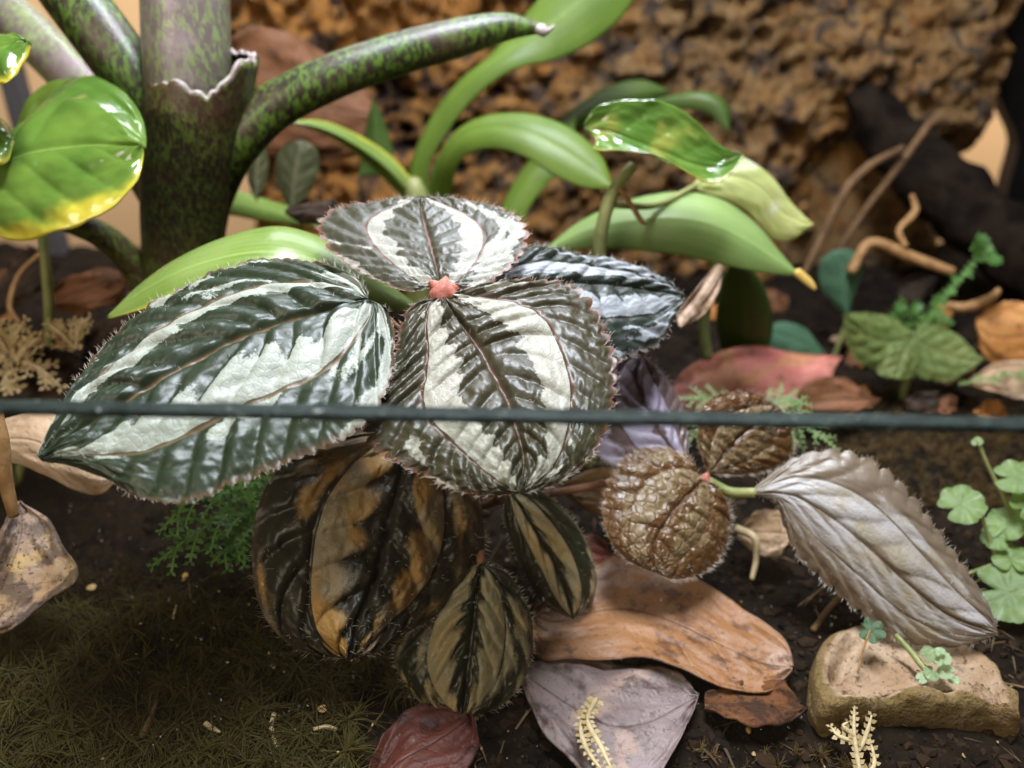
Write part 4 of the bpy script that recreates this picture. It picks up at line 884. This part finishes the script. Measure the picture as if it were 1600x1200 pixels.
for k, (l, r, Y0) in enumerate([([(-30, 500), (-10, 440), (20, 400), (50, 385)], [(-30, 510), (30, 470), (70, 440), (85, 410), (50, 385)], 27), ([(70, 470), (110, 430), (160, 415), (200, 430)], [(70, 480), (120, 490), (180, 470), (200, 430)], 25), ([(120, 560), (150, 500), (190, 470), (230, 470)], [(120, 565), (180, 570), (230, 530), (230, 470)], 22),
                                ([(-30, 620), (10, 560), (70, 540), (130, 560)], [(-30, 630), (40, 640), (110, 620), (130, 560)], 20.5)]):
    dead('fallen_leaf', l, r, ('lin', Y0, Y0 + .6, .3, -.4), [m_dead_dark, m_dead_brown, m_dead_dark, m_dead_dark][k],
         ['jagged black brown dead leaf against the beige room wall', 'flat brown dead leaf at the foot of the mottled stalk', 'folded black brown dead leaf behind the large silver leaf', 'dark dead leaf under the pale sphagnum tuft'][k], None, 40, 25, .2, .1, .14, .3, .03, 30 + k)
for k, (l, r, Y0, mt, lb) in enumerate([
    ([(880, 760), (920, 735), (980, 740), (1010, 770)], [(880, 770), (920, 800), (970, 810), (1010, 770)], 18.2, m_dead_tan, 'tan dead leaf in shade behind the brown rosette leaf'),
    ([(1150, 830), (1180, 800), (1225, 800), (1240, 840)], [(1150, 840), (1180, 865), (1215, 870), (1240, 840)], 17.6, m_dead_tan, 'pale tan leaf scrap under the base of the long grey leaf'),
    ([(860, 850), (890, 835), (935, 845), (955, 870)], [(860, 860), (890, 880), (930, 890), (955, 870)], 17.7, m_dead_pink, 'small pink leaf scrap behind the broad brown dead leaf'),
    ([(1100, 1085), (1150, 1070), (1220, 1080), (1260, 1110)], [(1100, 1110), (1150, 1140), (1220, 1140), (1260, 1110)], 13.3, m_dead_scrap, 'crumbling rust brown leaf scrap between the broad leaf and tan rolled leaf')]):
    p = onG(*l[0])
    dead('leaf_scrap', l, r, ('ground', .35) if k == 3 else ('lin', Y0, Y0 - .2, .4, -.4), mt, lb, None, 36, 23, -.1, .15, .12, .25, .03, 40 + k)

# brown fragments half buried in the litter further back
rgl = np.random.default_rng(12)
for k in range(34):
    fx, fy = rgl.uniform(1060, 1610), rgl.uniform(430, 660)
    if k > 24: fx, fy = rgl.uniform(-20, 230), rgl.uniform(400, 560)
    w_, h_ = rgl.uniform(18, 48), rgl.uniform(8, 20); Y_ = onG(fx, fy, .3)[1]
    if Y_ > 38: continue
    an = rgl.uniform(-.6, .6); ca, sa = math.cos(an), math.sin(an)
    rt_ = lambda pts: [(fx + x_ * ca * w_ - y_ * sa * h_, fy + x_ * sa * w_ + y_ * ca * h_) for x_, y_ in pts]
    o, pos = dead('leaf_fragment', rt_([(-1, 0), (-.5, -.8), (.3, -1), (1, 0)]), rt_([(-1, .1), (-.4, .9), (.4, .8), (1, 0)]), ('lin', Y_, Y_ - .2, .4, -.3), [m_dead_brown, m_dead_dark, m_dead_orange, m_dead_brown, m_dead_tan][k % 5],
         'x', None, 26, 15, rgl.uniform(-.3, .3), .2, .25, .45, .03, 60 + k)
    lm = [('pink dead leaf', 1180, 600), ('crinkled leaves', 1430, 540), ('orange dead leaf', 1575, 520), ('tan crooked stick', 1420, 405), ('teal leaf', 1320, 450), ('broad strap leaf', 1180, 460), ('moss fringe', 1480, 640), ('beige room wall', 40, 420), ('pale sphagnum tuft', 30, 550), ('foot of the mottled stalk', 200, 440)]
    near = min(lm, key=lambda q_: (q_[1] - fx) ** 2 + (q_[2] - fy) ** 2)[0]
    o['label'] = ['rust brown', 'blackish', 'orange', 'dull brown', 'tan'][k % 5] + (' long' if w_ > 34 else ' small') + (' tilted' if abs(an) > .3 else '') + ' leaf fragment in the litter by the ' + near
    o['group'] = 'leaf fragments in the litter'
    o['category'] = 'leaf fragment'

# thick curled tan dead leaf: flat top, rolled rim at the front and left
nr, nt = 60, 140
outl = cr([(1577, 1098), (1560, 1028), (1500, 990), (1420, 972), (1345, 966), (1302, 998), (1289, 1050), (1306, 1092), (1368, 1086), (1440, 1076), (1510, 1078), (1556, 1092), (1577, 1098)], np.linspace(0, 1, nt + 1))[:-1]
og = np.array([G(q[0], q[1], .95) for q in outl]); cc = G(1440, 1030, .95)
frontw = sstep(cc[1] - og[:, 1], .25, .75); leftw = sstep(cc[0] - og[:, 0], 1.1, 1.7)
roll = np.maximum(frontw, .7 * leftw)
V = np.zeros((nr, nt, 3)); q = np.linspace(.01, 1, nr); lipn = .09 * fbm(np.arange(nt) * .22, 3.3, 0, 4, 91)
for i in range(nr):
    t_ = q[i]
    if t_ < .62:
        rad = t_ / .62; out_ = 0.0
        hz_ = .66 - roll * (.34 * np.exp(-((rad - .80 - lipn) / .09) ** 2)) + roll * (.30 + 1.2 * lipn) * sstep(rad, .86 + lipn, .97)
    else:
        w = (t_ - .62) / .38; rad = 1.0; an = w * math.pi * .62
        out_ = .34 * math.sin(min(an, math.pi / 2)) - .10 * max(0, w - .8) / .2
        hz_ = (.66 + roll * (.30 + 1.2 * lipn)) - (1 - math.cos(an)) * (.34) - .60 * max(0, w - .45) / .55
    d_ = og[:, :2] - cc[:2]; dn = d_ / np.linalg.norm(d_, axis=1, keepdims=True)
    V[i, :, :2] = cc[:2] + d_ * rad + dn * out_ * (.35 + .65 * roll)[:, None]
    V[i, :, 2] = hz_
V[..., 2] += .20 * fbm(V[..., 0] * 1.3, V[..., 1] * 1.1, 0, 4, 77) + .05 * fbm(V[..., 0] * 6, V[..., 1] * 6, V[..., 2] * 6, 3, 78)
V[..., :2] += .10 * fbm(V[..., 0] * 2.2 + 5, V[..., 1] * 2.2, V[..., 2] * 2.2, 4, 79)[..., None]
R2 = np.broadcast_to(q[:, None], (nr, nt))
b = NB('curled_leaf')
ed_ = b.attr('uu')
c = b.mix(b.rng(b.noise(1.1, 5, .6), .35, .65), (.40, .25, .15), (.52, .37, .25))
c2 = b.mix(b.rng(b.noise(.9, 5, .6), .35, .65), (.19, .125, .045), (.27, .17, .075))
c = b.mix(b.rng(b.math('ADD', ed_, b.math('MULTIPLY', b.noise(2.5, 4), .16)), .66, .74), c, c2)
c = b.mix(b.math('MULTIPLY', b.rng(b.noise(8, 4, .65), .57, .64), .8), c, (.09, .055, .03))
c = b.mix(b.math('MULTIPLY', b.rng(b.noise(1.8, 5, .65), .58, .68), .6), c, (.20, .15, .12))
m_curl = b.pbr(c, .75, .2, b.bump(b.math('ADD', b.noise(8, 6, .7), b.math('MULTIPLY', b.noise(2, 5, .6), 2.0)), .9, .10))
o = mk('curled_leaf', V.reshape(-1, 3), gridF(nr, nt, True), m_curl, None, dict(uu=R2))
tag(o, 'thick tan dead leaf with rolled olive rim under the long grey leaf', 'dead leaf')

# twigs
def twig(pts, mat, label, name='twig', cat='twig', rough=.15, nu=30): 
    o = tube(name, None, pts, mat, nu, 9, rough=rough, seed=len(label)); tag(o, label, cat); return o
twig([(1255, 430, 31, 5), (1285, 370, 31.5, 6), (1320, 300, 32, 7), (1355, 262, 32.5, 7), (1410, 232, 33.5, 6)], m_twig_dark, 'bent thin twig leaning against the fibre wall')
twig([(1295, 420, 32, 5), (1340, 345, 32.5, 6), (1400, 265, 33.5, 6), (1455, 190, 34.5, 6)], m_twig_dark, 'long straight thin twig leaning against the fibre wall')
twig([(-8, 640, 15.2, 11), (2, 690, 15.0, 12), (10, 760, 14.8, 11), (22, 806, 14.7, 8)], m_twig, 'orange brown stalk standing above the blotched dead leaf')
twig([(30, 505, 24, 3), (15, 480, 24.3, 4), (30, 430, 24.8, 4), (70, 390, 25.4, 4)], m_twig, 'curving thin brown stalk before the beige room wall')
twig([(752, 1118, 12.9, 3), (770, 1150, 12.6, 3), (790, 1190, 12.2, 3), (805, 1230, 11.9, 3)], m_twig, 'thin reddish twig lying below the small bronze leaf')
twig([(1175, 905, 16.6, 4), (1182, 870, 16.9, 5), (1178, 840, 17.1, 6), (1150, 825, 17.4, 7)], m_sphag if False else M_rough('pale_root', (.40, .30, .16), (.58, .46, .28), None, 3, .6, .02, 12), 'pale bent root under the brown rosette', 'root', 'root')
twig([(1270, 985, 15.2, 5), (1300, 945, 15.7, 5), (1330, 920, 16.0, 4)], m_twig_dark, 'short brown stick behind the tan rolled leaf')
twig([(1330, 425, 30, 8), (1360, 380, 30.3, 8), (1420, 400, 30, 9), (1490, 425, 29.5, 7)], m_twig, 'tan crooked stick lying in the dark litter')
twig([(1415, 385, 30, 5), (1405, 360, 30.4, 5), (1430, 330, 30.8, 6), (1425, 305, 31, 4)], m_twig, 'short crooked tan stick standing upright')
twig([(1480, 478, 28.5, 7), (1510, 480, 28.2, 8), (1545, 468, 28, 8), (1562, 452, 28, 4)], m_twig, 'tan curled bark strip above the orange dead leaf')
twig([(1105, 560, 23.5, 9), (1100, 500, 23.8, 9), (1112, 440, 24.2, 9), (1125, 400, 24.5, 8)], m_gstem, 'brownish green shoot standing below the broad pale leaf', 'shoot', 'shoot', .05)

# pale sphagnum strands: fuzzy stem of tiny leaves
def strand(name, label, spines, leaf=.16, seed=0, cat='sphagnum', br=0, blen=.3):
    p0 = np.asarray(spines[0][0], float); rt = empty(name, [p0[0], p0[1], float(gz(p0[0], p0[1]))], label, cat)
    for k, sp in enumerate(spines):
        frond('strand', rt, sp, m_sphag, leaf * 1.35, br, blen, seed + k, .55)
        c4 = np.hstack([np.asarray(sp, float), np.full((len(sp), 1), leaf * .34)]); c4[-1, 3] *= .4
        tube('core', rt, c4, bpy.data.materials['pale_root'], 18, 8, world=True, rough=.25, seed=k)
    return rt
g3 = lambda lst: [G(*q) for q in lst]
strand('sphagnum_strand', 'pale looped sphagnum strand lying on the grey purple leaf', [g3([(928, 1094, .95), (908, 1128, 1.0), (914, 1165, 1.05), (948, 1215, 1.1)]), g3([(932, 1092, 1.0), (918, 1125, 1.1), (938, 1165, 1.1), (962, 1215, 1.1)])], .15, 3)
strand('sphagnum_strand', 'tangled straw coloured sphagnum sprig in front of the tan rolled leaf', [g3([(1345, 1215, .2), (1335, 1150, .6), (1335, 1098, .9)]), g3([(1340, 1160, .5), (1310, 1150, .6), (1298, 1135, .6)]), g3([(1345, 1170, .4), (1356, 1140, .6), (1362, 1118, .8)]), g3([(1335, 1150, .6), (1318, 1135, .7), (1325, 1128, .8)]), g3([(1345, 1215, .2), (1366, 1195, .3), (1358, 1150, .5)])], .13, 9)
strand('sphagnum_tuft', 'shaggy pale sphagnum tuft left of the large silver leaf', [px3([(20, 560, 20.5), (0, 530, 20.6), (-20, 500, 20.8)]), px3([(25, 565, 20.4), (45, 540, 20.4), (60, 528, 20.4)]), px3([(20, 560, 20.5), (60, 575, 20.2), (95, 605, 20)]), px3([(20, 560, 20.5), (25, 525, 20.7), (40, 500, 20.9)]), px3([(15, 560, 20.4), (10, 590, 20.2), (30, 605, 20.1)]), px3([(10, 555, 20.4), (-25, 570, 20.3), (-50, 560, 20.3)])], .24, 15, br=4, blen=.6)
strand('sphagnum_tuft', 'small pale sphagnum wisp behind the edge of the large silver leaf', [px3([(120, 545, 20.5), (95, 520, 20.6), (75, 505, 20.7)]), px3([(120, 545, 20.5), (125, 510, 20.7), (140, 495, 20.8)])], .2, 25, br=4, blen=.5)

# moss: star-shaped shoots, too many to count
def moss(name, polyfn, n, mat, label, size, seed, cat='moss', big=None):
    rg = np.random.default_rng(seed); B, Dd, L, Wd, Dr, Rn = [], [], [], [], [], []
    for k in range(n):
        px, py = polyfn(rg); p = onG(px, py)
        star = big is not None and py > big and rg.random() < .30
        sz = size * (rg.uniform(1.15, 1.7) if star else rg.uniform(.6, 1.1))
        h = (rg.uniform(.35, .6) if star else rg.uniform(.05, .4)) * size
        tilt = np.array([rg.normal(0, .25), rg.normal(-.25, .25), 1.0]); tilt /= np.linalg.norm(tilt)
        top = p + tilt * h; col = rg.uniform(.55, 1.0) if star else rg.random() ** 2 * .55
        m = rg.integers(26, 40) if star else rg.integers(14, 24)
        a = rg.uniform(0, 2 * np.pi, m); el = rg.uniform(.0, .75, m) if star else rg.uniform(.15, 1.3, m)
        e1 = np.cross(tilt, [1, 0, 0]); e1 /= np.linalg.norm(e1); e2 = np.cross(tilt, e1)
        d = (np.cos(a) * np.cos(el))[:, None] * e1 + (np.sin(a) * np.cos(el))[:, None] * e2 + (np.sin(el) + .1)[:, None] * tilt
        B.append(top + rg.normal(0, .02, (m, 3)) - tilt * (rg.random((m, 1)) * h * (.35 if star else 1.0))); Dd.append(d)
        L.append(rg.uniform(.34, .56, m) * sz); Wd.append(rg.uniform(.008, .014, m) * size ** .5); Dr.append(rg.uniform(.25, .8, m) if star else rg.uniform(0, .5, m)); Rn.append(np.clip(col + rg.normal(0, .10, m), 0, 1))
    o = blades(name, np.concatenate(B), np.concatenate(Dd), np.concatenate(L), np.concatenate(Wd), mat, np.concatenate(Dr), rnd=np.concatenate(Rn))
    tag(o, label, cat, kind='stuff'); return o
def poly_left(rg):
    while True:
        x, y = rg.uniform(-60, 640), rg.uniform(880, 1260)
        if y > 905 - 30 * math.sin(x / 130) + max(0, 60 - x) * 1.2 and not (x > 560 and y > 1090) and not (x > 330 and y > 1000 and x > 640) : return x, y
moss('moss_cushion', poly_left, 1500, m_moss, 'dark olive star moss cushion covering the soil beside the broad bronze leaf', 1.05, 1, big=960)
moss('golden_moss', lambda rg: (rg.uniform(1290, 1640), rg.uniform(655, 800)), 420, m_mossgold, 'golden brown moss mat behind the long grey leaf', .85, 2)
moss('moss_fringe', lambda rg: (rg.uniform(1330, 1640), rg.uniform(600, 660)), 200, m_moss, 'dark green moss fringe under the crinkled leaves', .9, 3)
moss('soil_moss', lambda rg: (rg.uniform(1080, 1330), rg.uniform(1170, 1260)), 60, m_mossgold, 'sparse straw coloured moss on the soil below the tan rolled leaf', .6, 4)

# soil crumbs, pale litter, root fibres (uncountable)
n = 9000; x = RNG.uniform(-13, 17, n); y = 11 + RNG.random(n) ** 1.4 * 24
lumps2 = lumps('soil_crumbs', np.stack([x, y, gz(x, y) + .03], -1), (.02 + .22 * RNG.random(n) ** 3), m_crumb, .7, seed=5); tag(lumps2, 'dark crumbs of soil and bark scattered over the ground', 'soil crumbs')
n = 170; x = RNG.uniform(-9, 12, n); y = 11.2 + RNG.random(n) * 8
z = gz(x, y) + np.where((x < -1.5) & (y < 16), .5, .08)
lt = lumps('litter_flecks', np.stack([x, y, z], -1), RNG.uniform(.02, .065, n), m_litter, .6, seed=6); tag(lt, 'pale tan flecks and seed husks strewn over moss and soil', 'litter')
n = 620; x = RNG.uniform(-9, 14, n); y = 11 + RNG.random(n) * 17
a = RNG.uniform(0, 2 * np.pi, n)
fb = blades('root_fibres', np.stack([x, y, gz(x, y) + .05], -1), np.stack([np.cos(a), np.sin(a), RNG.uniform(-.05, .45, n)], -1), RNG.uniform(.3, 1.3, n), RNG.uniform(.008, .03, n), m_fibre, RNG.uniform(0, .5, n)); tag(fb, 'thin brown root fibres lying tangled on the dark soil', 'root fibres')
# countable husks on the moss
for k, (a_, c_, r, lb) in enumerate([(143, 918, 11, 'ragged tan bark crumb on the back of the moss cushion'), (290, 900, 8, 'round tan seed husk beside the feathery spray'), (421, 1025, 8, 'round brown seed husk next to the tip of the broad bronze leaf'), (502, 1107, 8, 'smooth pale seed husk in the middle of the moss'), (1405, 962, 7, 'tiny pale grain stuck on the long grey leaf'), (1170, 1142, 9, 'pale yellow seed flake on the soil below the broad brown leaf')]):
    if k == 4: p = P(1405, 962, 14.75) + np.array([0, -.05, .12])
    else: p = onG(a_, c_, .45 if k < 4 else .1)
    rd = r * depth(p) / FPX
    o = lumps('seed_husk', p[None], np.array([rd * 1.3]), M_rough('husk', (.50, .28, .09), (.66, .46, .22), None, 4, .5, .02, 12) if k == 0 else bpy.data.materials['husk'], .7, kind=None, seed=k + 50)
    m = o.modifiers.new('round', 'SUBSURF'); m.levels = 1; m.render_levels = 2
    tag(o, lb, 'seed husk')
for k, (pts, lb) in enumerate([([(428, 1115, 4), (424, 1135, 4), (428, 1155, 3), (434, 1168, 4)], 'thin pale straw standing in the moss'), ([(490, 1140, 3), (508, 1136, 4), (526, 1140, 3)], 'short pale straw lying on the moss'), ([(320, 1130, 4), (332, 1138, 4), (344, 1144, 2)], 'pale straw flake beside the dark twig in the moss'), ([(245, 1095, 5), (235, 1125, 5), (222, 1152, 6)], 'dark twig with a yellow tip in the moss'), ([(276, 946, 2), (273, 958, 2.5), (271, 966, 2.5)], 'tiny white straw standing on the moss')]):
    q = []
    for a_, c_, r in pts:
        p = onG(a_, c_, .5); q.append([*p, r * depth(p) / FPX])
    o = tube('straw', None, q, bpy.data.materials['pale_root'] if k != 3 else m_twig_dark, 12, 8, world=True, rough=.2, seed=k); tag(o, lb, 'straw')
